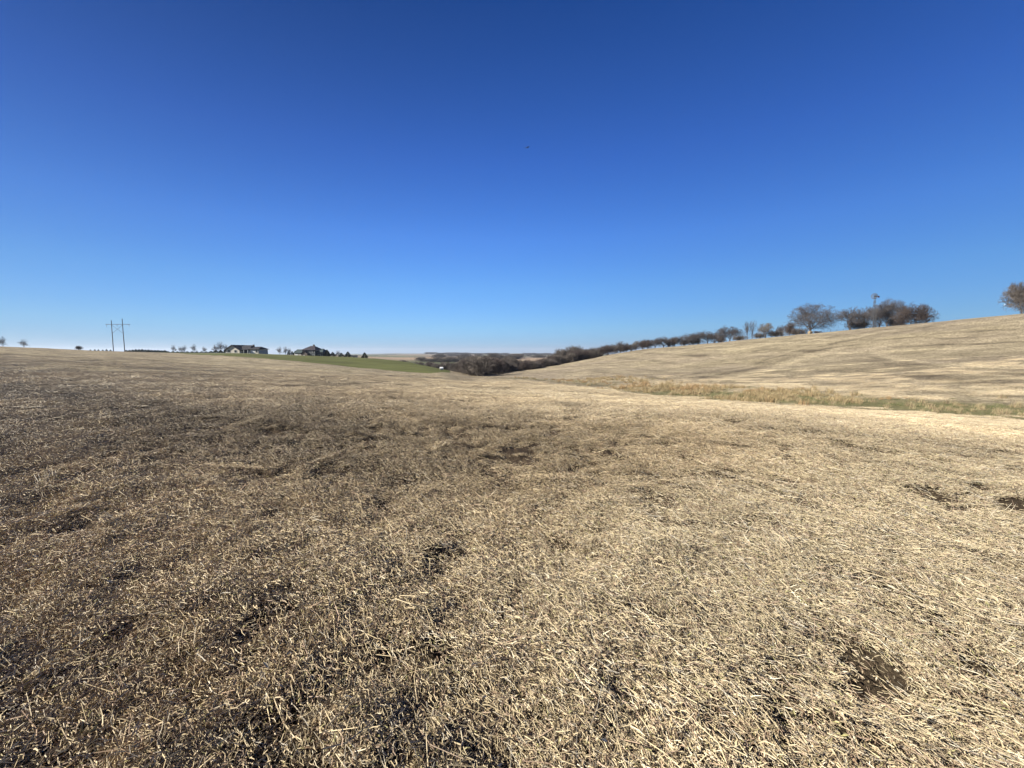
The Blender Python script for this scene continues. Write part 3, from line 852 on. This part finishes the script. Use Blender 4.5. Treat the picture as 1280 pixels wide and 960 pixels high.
for u, tv, wdt, k in [(893, 416, 14, 'round'), (884, 414, 15, 'oak_b'), (873, 414.5, 15, 'round'), (862, 417, 14, 'oak_b'), (852, 419, 12, 'round'),
                      (829, 421, 14, 'oak_b'), (819, 423.5, 12, 'round'), (795, 426, 10, 'round_b'), (776, 426.5, 14, 'round')]:
    tree(k, u, 205 + (900 - u) * .08, tv, wdt * 1.5, 'small grey bare tree in the close row running along the hill crest', group=RT)
for u, tv, wdt, k in [(843, 421, 12, 'shrub'), (836, 424, 10, 'shrub'), (810, 424, 13, 'shrub'), (803, 425, 12, 'shrub'), (788, 430, 12, 'shrub_b'),
                      (781, 431, 12, 'shrub'), (768, 430, 13, 'shrub_b'), (760, 431, 14, 'shrub'), (751, 433, 12, 'shrub'), (743, 434, 12, 'shrub_b'),
                      (900, 421, 10, 'shrub'), (868, 423, 12, 'shrub_b'), (856, 425, 10, 'shrub')]:
    tree(k, u, 213, tv, wdt * 1.7, 'reddish brown bare shrub filling the tree row along the hill crest', 'bare_bush', 'bush', 'brown shrubs in the crest row')
for u, tv, wdt, lb in [(925, 419, 12, 'low brown shrub just right of the highest tree in the crest row'), (948, 416, 10, 'low brown shrub between the slim pair and the tan tree'),
                       (968, 413, 13, 'low brown shrub just right of the tan bare tree'), (997, 410, 14, 'low brown shrub under the left edge of the largest tree'),
                       (1073, 399, 16, 'brown shrub between the open tree and the windmill'),
                       (1122, 394, 16, 'brown shrub filling the gap left of the dense brown bush')]:
    tree('shrub_b', u, 188 if u < 1000 else 174, tv, wdt * 1.5, lb, 'bare_bush', 'bush')
DT = 'dark trees where the hill meets the valley'
tree('bush_dark', 716, 212, 432.5, 30, 'tallest dark bushy tree where the crest row meets the valley', group=DT)
tree('bush_dark', 701, 206, 436, 24, 'dark bushy tree left of the tallest valley tree', group=DT, rz=1.2)
tree('bush_dark', 729, 214, 436, 22, 'dark bushy tree right of the tallest valley tree', group=DT, rz=3)
tree('shrub_b', 603, 124, 443.5, 36, 'dense brown shrub at the near end of the valley thicket', 'bare_bush', 'bush')
tree('shrub_b', 588, 130, 447, 24, 'brown shrub at the left end of the valley thicket', 'bare_bush', 'bush')
tree('shrub', 621, 130, 447, 30, 'brown shrub on the right side of the near end of the thicket', 'bare_bush', 'bush')

def thicket():
    kinds = [PROTO[k][1] for k in ('shrub_b', 'shrub', 'bush_dark')]
    hh = [PROTO[k][2] for k in ('shrub_b', 'shrub', 'bush_dark')]
    ww_ = [PROTO[k][3] for k in ('shrub_b', 'shrub', 'bush_dark')]
    P = []; I = []; S = []; Rr = []
    def put(u, Y, tv, wpx, k):
        x, y, z = at(u, Y); h = max(zv(y, tv) - z, 1.0)
        sw = wpx * .5 * y / F / ww_[k]
        P.append((x, y, z - .1)); I.append(k); S.append((sw, sw, h / hh[k])); Rr.append((0, 0, rng.uniform(0, 6.28)))
    top = lambda u: np.interp(u, [545, 565, 585, 605, 625, 645, 670, 690, 715, 740], [456, 452, 449, 447.5, 448.5, 450, 451.5, 446, 438.5, 438])
    for i in range(230):
        u = rng.uniform(572, 742)
        Y0 = np.interp(u, [572, 600, 650, 700, 742], [140, 132, 158, 188, 210])
        put(u, Y0 + rng.uniform(0, 40), top(u) + rng.normal(1.2, 1.6), rng.uniform(14, 24), int(rng.integers(0, 3)))
    for i in range(46):                              # hedge that trails off behind the green field
        u = rng.uniform(486, 575)
        Y0 = np.interp(u, [486, 520, 575], [330, 270, 190])
        put(u, Y0 + rng.uniform(0, 25), np.interp(u, [486, 520, 575], [449.5, 452, 452.5]) + rng.normal(0.8, 1.0), rng.uniform(6, 13), int(rng.integers(0, 2)))
    scatter('brush_thicket', P, Rr, S, I, np.ones((len(P), 3)), kinds, 'brown leafless brush filling the little valley between the fields')
thicket()

# far-off woods and hedgerows
def far_woods():
    kinds = [PROTO[k][1] for k in ('bush_dark', 'shrub_b')]; hh = [9.0, 5.6]; sp = [6.0, 3.6]
    P = []; I = []; S = []; Rr = []
    def row(u0, Y0, u1, Y1, n, h, wd):
        for i in range(n):
            t = rng.random(); u = u0 + (u1 - u0) * t; Y = Y0 + (Y1 - Y0) * t + rng.normal(0, Y0 * .015)
            x, y, z = at(u, Y); k = int(rng.integers(0, 2)); hh_ = h * rng.uniform(.5, 1.2)
            P.append((x, y, z - .3)); I.append(k); S.append((wd / sp[k] * rng.uniform(.6, 1.3),) * 2 + (hh_ / hh[k],)); Rr.append((0, 0, rng.uniform(0, 6.28)))
    row(520, 620, 600, 600, 22, 5, 9)
    row(540, 1000, 690, 1150, 26, 6, 12)
    row(610, 700, 650, 760, 14, 6, 9)
    row(535, 3000, 700, 2800, 60, 8, 34)
    row(560, 1900, 700, 2100, 22, 7, 20)
    row(465, 4200, 700, 4600, 60, 10, 60)
    scatter('distant_woods', P, Rr, S, I, np.ones((len(P), 3)), kinds, 'thin dark lines of far woods across the farmland')
far_woods()

# ------------------------------------------------------------------ left skyline plants
LT = 'bare trees on the left skyline'
tree('sapling', 4, 165, 420.5, 10, 'leftmost bare tree on the left skyline, at the photo edge', group=LT)
tree('sapling', 30, 168, 424, 10, 'second bare tree from the left edge on the skyline', group=LT)
tree('shrub', 99, 185, 432, 9, 'small round bare tree alone left of the power poles', group=LT)
for u, tv, wd_, lb in [(217, 431, 5, 'leftmost of three thin bare trees right of the power poles'), (225, 433, 4, 'middle one of three thin bare trees right of the power poles'),
                       (231, 431.5, 6, 'rightmost of three thin bare trees right of the power poles'), (243, 430, 6, 'thin bare tree halfway between power poles and first house'),
                       (255, 433, 5, 'low thin bare tree left of the first house group'), (270, 430, 6, 'left one of the bare trees beside the first house'),
                       (276, 427, 8, 'tallest bare tree beside the left end of the long house'), (282, 430, 6, 'bare tree nearest the left end of the long house'),
                       (350, 433, 6, 'left one of two thin bare trees between the houses'), (357, 433, 6, 'right one of two thin bare trees between the houses'),
                       (362, 435, 4, 'small bare tree left of the two storey house'), (423, 438, 6, 'small bare tree right of the two storey house')]:
    tree('sapling', u, 262, tv, wd_ * 1.3, lb, group=LT)

def evergreen_mesh(seed, H, rad, n=420):
    g = np.random.default_rng(seed)
    V = []; Fc = []
    for i in range(n):
        t = g.random() ** .8; a = g.uniform(0, 6.28); r = rad * (1 - t) ** .8 * g.uniform(.45, 1.08) + .05
        c = np.array([math.cos(a) * r, math.sin(a) * r, .25 + t * (H - .3)])
        L_ = rad * .40 * (1.1 - t * .7)
        d = np.array([math.cos(a), math.sin(a), g.normal(-.15, .35)]); s = np.cross(d, g.normal(0, 1, 3)); s /= np.linalg.norm(s)
        k = len(V); V += [c - d * L_ * .5 - s * L_ * .4, c - d * L_ * .5 + s * L_ * .4, c + d * L_ * .7]; Fc.append((k, k + 1, k + 2))
    return mesh_np('crown', V, Fc, MAT_EVER)
EV = [evergreen_mesh(1, 4, 1.5), evergreen_mesh(2, 3, 1.7)]
EVT = MB().tube((0, 0, -.3), (0, 0, 3), .12, .03, 7).mesh('trunk', MAT_BARK)
def evergreen(k, u, Y, tv, wpx, label, group=None, name='evergreen_tree', cat='evergreen'):
    x, y, z = at(u, Y); h = max(zv(y, tv) - z, .8)
    e = empty(name, (x, y, z), rnd.uniform(0, 6)); sw = wpx * .5 * y / F / (1.5, 1.7)[k]
    e.scale = (sw, sw, h / (4, 3)[k]); link('trunk', EVT, e); link('crown', EV[k], e); tag(e, label, cat, group)
for u in (113, 118, 123, 128, 133, 138):
    evergreen(0, u + rnd.uniform(-1, 1), 225, 436.6 + rnd.uniform(-.4, .4), 3.2, 'tiny dark evergreen in the spaced row left of the power poles', 'young evergreens in a spaced row')
for u in range(158, 208, 4):
    evergreen(1, u, 255, np.interp(u, [158, 175, 208], [437.6, 436.3, 438]) + rnd.uniform(-.3, .3), 6.5, 'low dark evergreen in the close windbreak right of the power poles', 'evergreens in the windbreak')
for u in range(210, 288, 6):
    evergreen(1, u, 258, np.interp(u, [210, 262, 270, 288], [439, 439.2, 437.5, 438]), 7 if u > 262 else 5, 'low dark shrub in the line leading to the long house', 'low shrubs leading to the long house', 'evergreen_shrub', 'shrub')
for u, tv, wd_, lb in [(361, 438.5, 4, 'leftmost of three small evergreens left of the two storey house'), (365.5, 439, 3.5, 'middle one of three small evergreens left of the two storey house'),
                       (369, 438.5, 4, 'rightmost of three small evergreens left of the two storey house'),
                       (409, 437, 8, 'dark evergreen against the right end of the two storey house'), (416, 440, 7, 'dark evergreen just right of the two storey house'),
                       (435, 439.5, 8, 'larger evergreen left of the small white shed'), (427, 441, 6, 'low evergreen between house and white shed'), (456, 440.5, 8, 'lone dark evergreen right of the small white shed')]:
    evergreen(0, u, 256, tv, wd_ * 1.15, lb)

# ------------------------------------------------------------------ power line structure
MAT_POLE = rough_mat('weathered_pole', (.08, .07, .06), (.13, .115, .10), 5)
MAT_PORC = rough_mat('insulator_porcelain', (.3, .3, .3), (.42, .42, .42), 9, .3)
def h_frame():
    Y = 240; x, y, z = at(149, Y)
    e = empty('power_line_structure', (x, y, z), 0)
    sc = Y / F; H = zv(Y, 399) - z
    hw = 7 * sc
    for s, dh in ((-1, -.6), (1, .3)):
        p = MB().tube((s * hw, 0, -1), (s * hw * .97, 0, H + dh), .22, .16, 10).build('pole', MAT_POLE, e)
    az = H - 3.0
    MB().box(-hw * 2.0, hw * 2.3, -.14, .14, az - .12, az + .12).build('crossarm', MAT_POLE, e)
    MB().tube((-hw, .12, az - .4), (hw, .12, az - 5.5), .07).build('brace', MAT_POLE, e)
    MB().tube((hw, -.12, az - .4), (-hw, -.12, az - 5.5), .07).build('brace', MAT_POLE, e)
    for px in (-hw * 1.85, 0, hw * 2.1):
        b = MB()
        for k in range(6): b.tube((px, 0, az - .2 - .22 * k), (px, 0, az - .34 - .22 * k), .15, .08, 8)
        b.tube((px, 0, az - .1), (px, 0, az - 1.6), .03)
        b.build('insulator', MAT_PORC, e)
    tag(e, 'wooden two-pole power line structure with crossarm on the left skyline', 'power pole')
h_frame()

# ------------------------------------------------------------------ windmill
MAT_GALV = rough_mat('galvanised_steel', (.045, .047, .052), (.08, .083, .088), 4, .6)
MAT_REDV = rough_mat('faded_red_vane', (.28, .10, .09), (.36, .15, .13), 5, .6)
def windmill():
    Y = 166; x, y, z = at(1091, Y)
    e = empty('windmill', (x, y, z), 0)
    hubz = zv(Y, 370.3) - z; b = .75; t = .14
    cs = ((-1, -1), (1, -1), (1, 1), (-1, 1))
    for sx, sy in cs: MB().tube((sx * b, sy * b, -.4), (sx * t, sy * t, hubz - .5), .085, .06, 6).build('leg', MAT_GALV, e)
    br = MB()
    lv = [0.02, .2, .37, .52, .66, .79, .9]
    for k, q in enumerate(lv):
        w_ = b + (t - b) * q; zz = (hubz - .5) * q
        for i in range(4):
            a, c = cs[i], cs[(i + 1) % 4]
            if k: br.tube((a[0] * w_, a[1] * w_, zz), (c[0] * w_, c[1] * w_, zz), .035, n=4)
            if k < len(lv) - 1:
                w2 = b + (t - b) * lv[k + 1]; z2 = (hubz - .5) * lv[k + 1]
                br.tube((a[0] * w_, a[1] * w_, zz), (c[0] * w2, c[1] * w2, z2), .026, n=4)
                br.tube((c[0] * w_, c[1] * w_, zz), (a[0] * w2, a[1] * w2, z2), .026, n=4)
    br.build('lattice_brace', MAT_GALV, e)
    ang = R(28)
    hd = MB().box(-.35, .5, -.2, .2, hubz - .35, hubz + .3).build('gearbox', MAT_GALV, e); 
    MB().box(-.5, .5, -.5, .5, hubz - .95, hubz - .88).build('platform', MAT_GALV, e)
    # wheel faces left and towards the camera
    ax = Vector((-math.cos(ang), -math.sin(ang), 0)).normalized(); cen = Vector((0, 0, hubz)) + ax * .7
    side = Vector((-ax.y, ax.x, 0)); upv = Vector((0, 0, 1))
    wh = MB()
    for rr in (.5, 1.0):
        for k in range(24):
            a0, a1 = 6.2832 * k / 24, 6.2832 * (k + 1) / 24
            wh.tube(cen + (side * math.cos(a0) + upv * math.sin(a0)) * rr, cen + (side * math.cos(a1) + upv * math.sin(a1)) * rr, .03, n=4)
    for k in range(6):
        a0 = 6.2832 * k / 6; wh.tube(cen, cen + (side * math.cos(a0) + upv * math.sin(a0)) * 1.1, .03, n=4)
    wh.tube(cen - ax * .6, cen + ax * .15, .09, n=8)
    who = wh.build('wheel', MAT_GALV, e)
    blade = None
    for k in range(18):
        a0 = 6.2832 * k / 18; rdir = side * math.cos(a0) + upv * math.sin(a0); tdir = -side * math.sin(a0) + upv * math.cos(a0)
        tw = (tdir * .86 + ax * .5)
        bl = MB(); th_ = ax * .012
        q = [cen + rdir * .42 - tw * .04, cen + rdir * 1.2 - tw * .11, cen + rdir * 1.2 + tw * .11, cen + rdir * .42 + tw * .04]
        bl.v = [tuple(p + th_) for p in q] + [tuple(p - th_) for p in q]
        bl.f = [(0, 1, 2, 3), (7, 6, 5, 4), (0, 4, 5, 1), (1, 5, 6, 2), (2, 6, 7, 3), (3, 7, 4, 0)]
        bl.build('blade', MAT_GALV, who)
    tl = -ax; tb = Vector((0, 0, hubz))
    MB().tube(tb, tb + tl * 2.6, .05, n=6).build('tail_boom', MAT_GALV, e)
    vn = MB(); n_ = Vector((-tl.y, tl.x, 0)) * .012
    q = [tb + tl * 2.0 + upv * -.25, tb + tl * 3.9 + upv * -.42, tb + tl * 3.9 + upv * .42, tb + tl * 2.0 + upv * .25]
    vn.v = [tuple(p + n_) for p in q] + [tuple(p - n_) for p in q]
    vn.f = [(0, 1, 2, 3), (7, 6, 5, 4), (0, 4, 5, 1), (1, 5, 6, 2), (2, 6, 7, 3), (3, 7, 4, 0)]
    vn.build('tail_vane', MAT_REDV, e)
    tag(e, 'metal farm windmill with lattice tower and reddish tail vane above the trees', 'windmill')
windmill()

# ------------------------------------------------------------------ houses
MAT_SIDING = rough_mat('cream_siding', (.34, .31, .26), (.42, .39, .33), 2)
MAT_SIDING_G = rough_mat('grey_siding', (.04, .05, .05), (.06, .07, .07), 2)
MAT_STONE = rough_mat('brown_stone', (.07, .055, .045), (.13, .105, .085), 4)
MAT_ROOF = rough_mat('dark_shingles', (.018, .017, .019), (.034, .032, .035), 3)
MAT_ROOF_P = rough_mat('plum_shingles', (.028, .023, .028), (.048, .04, .046), 3)
MAT_ROOF_T = rough_mat('green_grey_shingles', (.03, .045, .045), (.05, .07, .068), 3)
MAT_TRIM = rough_mat('white_trim', (.46, .46, .44), (.55, .55, .53), 3)
mg, tg, bgp = new_mat('window_glass'); bgp.inputs['Base Color'].default_value = (.02, .025, .03, 1); bgp.inputs['Roughness'].default_value = .08; bgp.inputs['Specular IOR Level'].default_value = .5
MAT_GLASS = mg
def window(e, x0, x1, y, z0, z1):
    f = MB()
    f.box(x0 - .1, x1 + .1, y - .05, y + .03, z0 - .1, z0).box(x0 - .1, x1 + .1, y - .05, y + .03, z1, z1 + .1)
    f.box(x0 - .1, x0, y - .05, y + .03, z0, z1).box(x1, x1 + .1, y - .05, y + .03, z0, z1)
    fo = f.build('window', MAT_TRIM, e)
    MB().box(x0, x1, y - .02, y + .02, z0, z1).build('pane', MAT_GLASS, fo)
def gable_roof(e, x0, x1, y0, y1, zE, zR, mat, axis='x', ov=.5, th=.22):
    """two sloping slabs over a ridge along the axis"""
    m = MB()
    if axis == 'x':
        yc = (y0 + y1) / 2; sl = (zR - zE) / (yc - y0)
        prof = [(y0 - ov, zE - ov * sl), (yc, zR), (y1 + ov, zE - ov * sl), (y1 + ov, zE - ov * sl + th), (yc, zR + th), (y0 - ov, zE - ov * sl + th)]
        for h in (prof[:2] + prof[4:], [prof[1], prof[2], prof[3], prof[4]]): m.prism(h, x0 - ov, x1 + ov, 'x')
    else:
        xc = (x0 + x1) / 2; sl = (zR - zE) / (xc - x0)
        prof = [(x0 - ov, zE - ov * sl), (xc, zR), (x1 + ov, zE - ov * sl), (x1 + ov, zE - ov * sl + th), (xc, zR + th), (x0 - ov, zE - ov * sl + th)]
        for h in (prof[:2] + prof[4:], [prof[1], prof[2], prof[3], prof[4]]): m.prism(h, y0 - ov, y1 + ov, 'y')
    return m.build('roof', mat, e)
def hip_roof(e, x0, x1, y0, y1, zE, zR, inset, mat, ov=.6):
    x0 -= ov; x1 += ov; y0 -= ov; y1 += ov; yc = (y0 + y1) / 2; m = MB()
    m.v = [(x0, y0, zE), (x1, y0, zE), (x1, y1, zE), (x0, y1, zE), (x0 + inset, yc, zR), (x1 - inset, yc, zR)]
    m.f = [(0, 1, 5, 4), (1, 2, 5), (2, 3, 4, 5), (3, 0, 4), (3, 2, 1, 0)]
    return m.build('roof', mat, e)
def long_house():
    Y = 262; x, y, z = at(312, Y); s = Y / F
    z = zv(Y, 441.6)
    z = min(z, float(height(x, y)) + .3)
    e = empty('long_house', (x, y, z - .2), R(-7)); rz = zv(Y, 430.4) - z - .35
    MB().prism([(-10.6, -1.0), (-1.0, -1.0), (-1.0, 2.3), (-5.8, rz - .35), (-10.6, 2.3)], -7.0, 4, 'y').build('wall', MAT_SIDING, e)
    gable_roof(e, -10.6, -1.0, -7.0, 4, 2.35, rz - .3, MAT_ROOF, 'y', .9, .42)
    MB().box(-.95, 4.4, -3.5, 3.6, -1, 2.6).build('wall', MAT_STONE, e)
    hip_roof(e, -5.5, 4.5, -4.6, 4.6, 2.65, rz - .02, 3.2, MAT_ROOF, .5)
    MB().box(4.45, 10.4, -5.0, 3.4, -1.0, 2.75).build('wall', MAT_SIDING, e)
    hip_roof(e, 4.45, 10.4, -5.0, 3.4, 2.8, rz - 1.0, 2.2, MAT_ROOF, .9)
    for a in (-9.0, -4.6): window(e, a, a + 1.7, -7.05, .7, 2.2)
    window(e, .2, 1.9, -3.55, .7, 2.1)
    MB().box(2.6, 3.5, -3.6, -3.52, -.9, 1.9).build('door', MAT_TRIM, e)
    MB().box(5.4, 8.0, -5.08, -5.02, -.8, 2.0).build('garage_door', MAT_TRIM, e)
    window(e, 8.7, 9.8, -5.05, .7, 2.0)
    for a in (-.7, 1.4, 4.2): MB().box(a, a + .22, -6.6, -6.38, -1, 2.45).build('porch_post', MAT_TRIM, e)
    MB().prism([(-6.9, 2.45), (-3.55, 2.75), (-3.55, 2.95), (-6.9, 2.62)], -.1, 4.44, 'x').build('porch_roof', MAT_ROOF, e)
    MB().box(2.0, 2.9, .4, 1.2, 3.5, rz + .35).build('chimney', MAT_STONE, e)
    tag(e, 'long low house with dark roof and cream gable on the left skyline', 'house')
long_house()
def two_storey_house():
    Y = 258; x, y, z = at(390, Y); z = min(zv(Y, 446.3), float(height(x, y)) + .2)
    e = empty('two_storey_house', (x, y, z - .2), R(-5)); top = zv(Y, 432) - z
    MB().box(-9.3, -3.5, -4, 4, -1, 2.9).build('wall', MAT_SIDING, e)
    gable_roof(e, -9.3, -3.5, -4, 4, 2.95, 4.9, MAT_ROOF_T, 'x', .5)
    MB().box(-3.45, 5.2, -5, 4.5, -1, 4.6).build('wall', MAT_SIDING_G, e)
    hip_roof(e, -3.45, 5.2, -5, 4.5, 4.65, top, 3.6, MAT_ROOF_P)
    MB().box(5.25, 9.3, -3.6, 4, -1, 3.3).build('wall', MAT_SIDING_G, e)
    hip_roof(e, 5.6, 9.3, -3.6, 4, 3.35, 5.6, 2.0, MAT_ROOF_T, .4)
    x0, x1 = -2.8, 1.2
    MB().prism([(x0, -1), (x1, -1), (x1, 2.4), ((x0 + x1) / 2, 3.9), (x0, 2.4)], -7, -5.02, 'y').build('porch', MAT_STONE, e)
    gable_roof(e, x0, x1, -7, -5.1, 2.45, 3.95, MAT_ROOF_P, 'y', .4)
    MB().box(.2, 1.1, 1.0, 1.9, 5.2, top + .9).build('chimney', MAT_STONE, e)
    for a in (2.0, 3.7): window(e, a, a + 1.1, -5.05, 2.9, 4.1); window(e, a, a + 1.1, -5.05, .4, 1.7)
    window(e, 6.4, 7.8, -3.66, .5, 1.9)
    MB().box(-8.6, -6.8, -4.08, -4.02, -.8, 2.1).build('garage_door', MAT_TRIM, e)
    MB().box(-1.3, -.4, -7.08, -7.02, -.8, 1.4).build('door', MAT_TRIM, e)
    tag(e, 'two storey dark house with chimney, right one of the two skyline houses', 'house')
two_storey_house()
def shed():
    Y = 262; x, y, z = at(443, Y); z = min(zv(Y, 447.6), float(height(x, y)) + .2)
    e = empty('shed', (x, y, z - .1), R(8))
    MB().prism([(-1.2, -1), (1.2, -1), (1.2, 1.2), (0, 1.8), (-1.2, 1.2)], -1.7, 1.7, 'x').build('wall', MAT_TRIM, e)
    gable_roof(e, -1.7, 1.7, -1.2, 1.2, 1.22, 1.85, MAT_ROOF, 'x', .2, .1)
    MB().box(-.4, .4, -1.28, -1.22, -.6, .9).build('door', MAT_SIDING_G, e)
    tag(e, 'small low white shed right of the two storey house', 'shed')
shed()

# ------------------------------------------------------------------ small things in the fields
MAT_WRAP = rough_mat('white_wrap', (.55, .55, .53), (.65, .65, .63), 4, .5)
MAT_BALE = rough_mat('round_bale_straw', (.17, .13, .08), (.24, .19, .12), 8, .9, .5)
def round_bale(u, Y, r, ln, mat, rz, label, lift=0):
    x, y, z = at(u, Y); m = MB(); n = 20
    prof = [(-ln / 2, r * .86), (-ln / 2 + .06, r * .97), (-ln * .2, r * 1.0), (ln * .2, r * 1.01), (ln / 2 - .06, r * .97), (ln / 2, r * .86)]
    for px, pr in prof:
        for k in range(n):
            a = 6.2832 * k / n; q = pr * (1 + .02 * math.sin(5 * a + px)); m.v.append((px, math.cos(a) * q, r * .93 + max(math.sin(a) * q, -.93 * r)))
    for i in range(len(prof) - 1):
        for k in range(n): m.f.append((i * n + k, i * n + (k + 1) % n, (i + 1) * n + (k + 1) % n, (i + 1) * n + k))
    m.f += [tuple(range(n))[::-1], tuple(range((len(prof) - 1) * n, len(prof) * n))]
    o = m.build('hay_bale', mat); o.location = (x, y, z - .03 + lift); o.rotation_euler = (0, 0, rz); tag(o, label, 'hay bale')
round_bale(552, 146, .55, 1.3, MAT_WRAP, R(10), 'small white wrapped bale at the right tip of the green field')
round_bale(1012.5, 166, .62, 1.35, MAT_BALE, R(15), 'pale tan round bale under the largest tree on the hill')
MAT_LOG = rough_mat('fallen_wood', (.05, .035, .025), (.1, .075, .055), 3)
def brush_pile():
    x, y, z = at(1023, 168); g = random.Random(4); m = MB()
    for i in range(46):
        a = g.gauss(0, .45); L_ = g.uniform(1, 2.6); c = Vector((g.gauss(0, 1.0), g.gauss(0, .4), g.uniform(.05, .75)))
        d = Vector((math.cos(a), math.sin(a), g.gauss(0, .25))).normalized(); m.tube(c - d * L_ / 2, c + d * L_ / 2, g.uniform(.03, .09), .02, 5)
    o = m.build('brush_pile', MAT_LOG); o.location = (x, y, z); tag(o, 'low dark brush pile beside the tan bale on the hill', 'brush pile')
brush_pile()
MAT_POST = rough_mat('grey_fence_post', (.09, .075, .06), (.16, .135, .11), 6)
MAT_WIRE = rough_mat('rusty_wire', (.06, .05, .045), (.1, .085, .075), 8, .6)
def fence():
    us = [966 + 8 * k for k in range(13)]
    pts = [Vector(at(u, np.interp(u, [966, 1070], [180, 170]))) for u in us]
    e = empty('wire_fence', pts[0])
    for p in pts:
        q = p - pts[0]; MB().tube(q + Vector((0, 0, -.3)), q + Vector((0, 0, 1.25)), .07, .06, 7).build('post', MAT_POST, e)
    for h in (.35, .65, .95, 1.15):
        m = MB()
        for a, b in zip(pts[:-1], pts[1:]):
            a = a - pts[0]; b = b - pts[0]; m.tube(a + Vector((0, 0, h)), b + Vector((0, 0, h)), .012, n=3)
        m.build('wire', MAT_WIRE, e)
    tag(e, 'low wire fence with grey posts under the largest tree on the hill', 'fence')
fence()

# bird in the sky
MAT_BIRD = rough_mat('dark_feathers', (.03, .027, .025), (.06, .05, .045), 12)
def bird():
    d = ray(659, 184.5); p = Vector((0, 0, EYE)) + d * 75
    e = empty('bird', p, R(40)); e.rotation_euler = (R(8), R(-18), R(35))
    body = MB(); n = 10
    prof = [(-.34, .005, .0), (-.22, .045, .0), (-.08, .08, 0), (.08, .085, .0), (.2, .055, .01), (.27, .045, .02), (.33, .03, .02), (.38, .004, .012)]
    for px, r, dz in prof:
        for k in range(n): a = 6.2832 * k / n; body.v.append((px, math.cos(a) * r, math.sin(a) * r * .9 + dz))
    for i in range(len(prof) - 1):
        for k in range(n): body.f.append((i * n + k, i * n + (k + 1) % n, (i + 1) * n + (k + 1) % n, (i + 1) * n + k))
    body.build('body', MAT_BIRD, e, True)
    for s in (-1, 1):
        m = MB(); st = [(.05, .17, -.12, 0.02), (.28, .20, -.08, .10), (.48, .13, -.12, .13), (.68, .02, -.16, .10)]
        for yy, xf, xb, zz in st: m.v += [(xf, s * yy, zz + .012), (xb, s * yy, zz), (xf, s * yy, zz - .008), (xb, s * yy, zz - .01)]
        for i in range(3):
            a = 4 * i; m.f += [(a, a + 1, a + 5, a + 4), (a + 2, a + 6, a + 7, a + 3), (a, a + 4, a + 6, a + 2), (a + 1, a + 3, a + 7, a + 5)]
        m.f += [(0, 2, 3, 1), (12, 13, 15, 14)]
        m.build('wing', MAT_BIRD, e)
    m = MB(); m.v = [(-.28, -.03, .01), (-.28, .03, .01), (-.5, .08, 0), (-.5, -.08, 0), (-.28, -.03, -.01), (-.28, .03, -.01), (-.5, .08, -.008), (-.5, -.08, -.008)]
    m.f = [(0, 1, 2, 3), (7, 6, 5, 4), (0, 4, 5, 1), (1, 5, 6, 2), (2, 6, 7, 3), (3, 7, 4, 0)]
    m.build('tail', MAT_BIRD, e)
    tag(e, 'tiny dark bird flying high in the clear blue sky', 'bird')
bird()

def haze():
    m = bpy.data.materials.new('valley_haze'); m.use_nodes = True; t = m.node_tree; t.nodes.clear()
    o = t.nodes.new('ShaderNodeOutputMaterial'); v = t.nodes.new('ShaderNodeVolumePrincipled')
    v.inputs['Color'].default_value = (.78, .86, .96, 1); v.inputs['Density'].default_value = HAZE_D; v.inputs['Anisotropy'].default_value = .2
    t.links.new(v.outputs[0], o.inputs['Volume'])
    b = MB().box(-12500, 12500, -12500, 12500, -150, 95).build('haze', m)
    tag(b, 'faint blue haze over the far farmland', kind='stuff')
HAZE_D = 0.8e-4
haze()

def number_rows():
    words = ['first', 'second', 'third', 'fourth', 'fifth', 'sixth', 'seventh', 'eighth', 'ninth', 'tenth', 'eleventh', 'twelfth', 'thirteenth']
    by = {}
    for o in COL.objects:
        if 'label' in o and 'group' in o: by.setdefault((o['group'], o['label']), []).append(o)
    for (g, l), os_ in by.items():
        if len(os_) < 2: continue
        os_.sort(key=lambda o: math.atan2(o.location.x, o.location.y))
        for k, o in enumerate(os_): o['label'] = SHORT[g] % words[k]
SHORT = {'brown shrubs in the crest row': '%s from the left of the reddish brown shrubs along the hill crest',
         'low shrubs leading to the long house': '%s from the left of the low dark shrubs leading to the long house',
         'evergreens in the windbreak': '%s from the left of the low evergreens in the close windbreak',
         'bare trees in the crest row': '%s from the left of the small grey bare trees along the crest',
         'young evergreens in a spaced row': '%s from the left of the tiny spaced evergreens by the poles'}
number_rows()
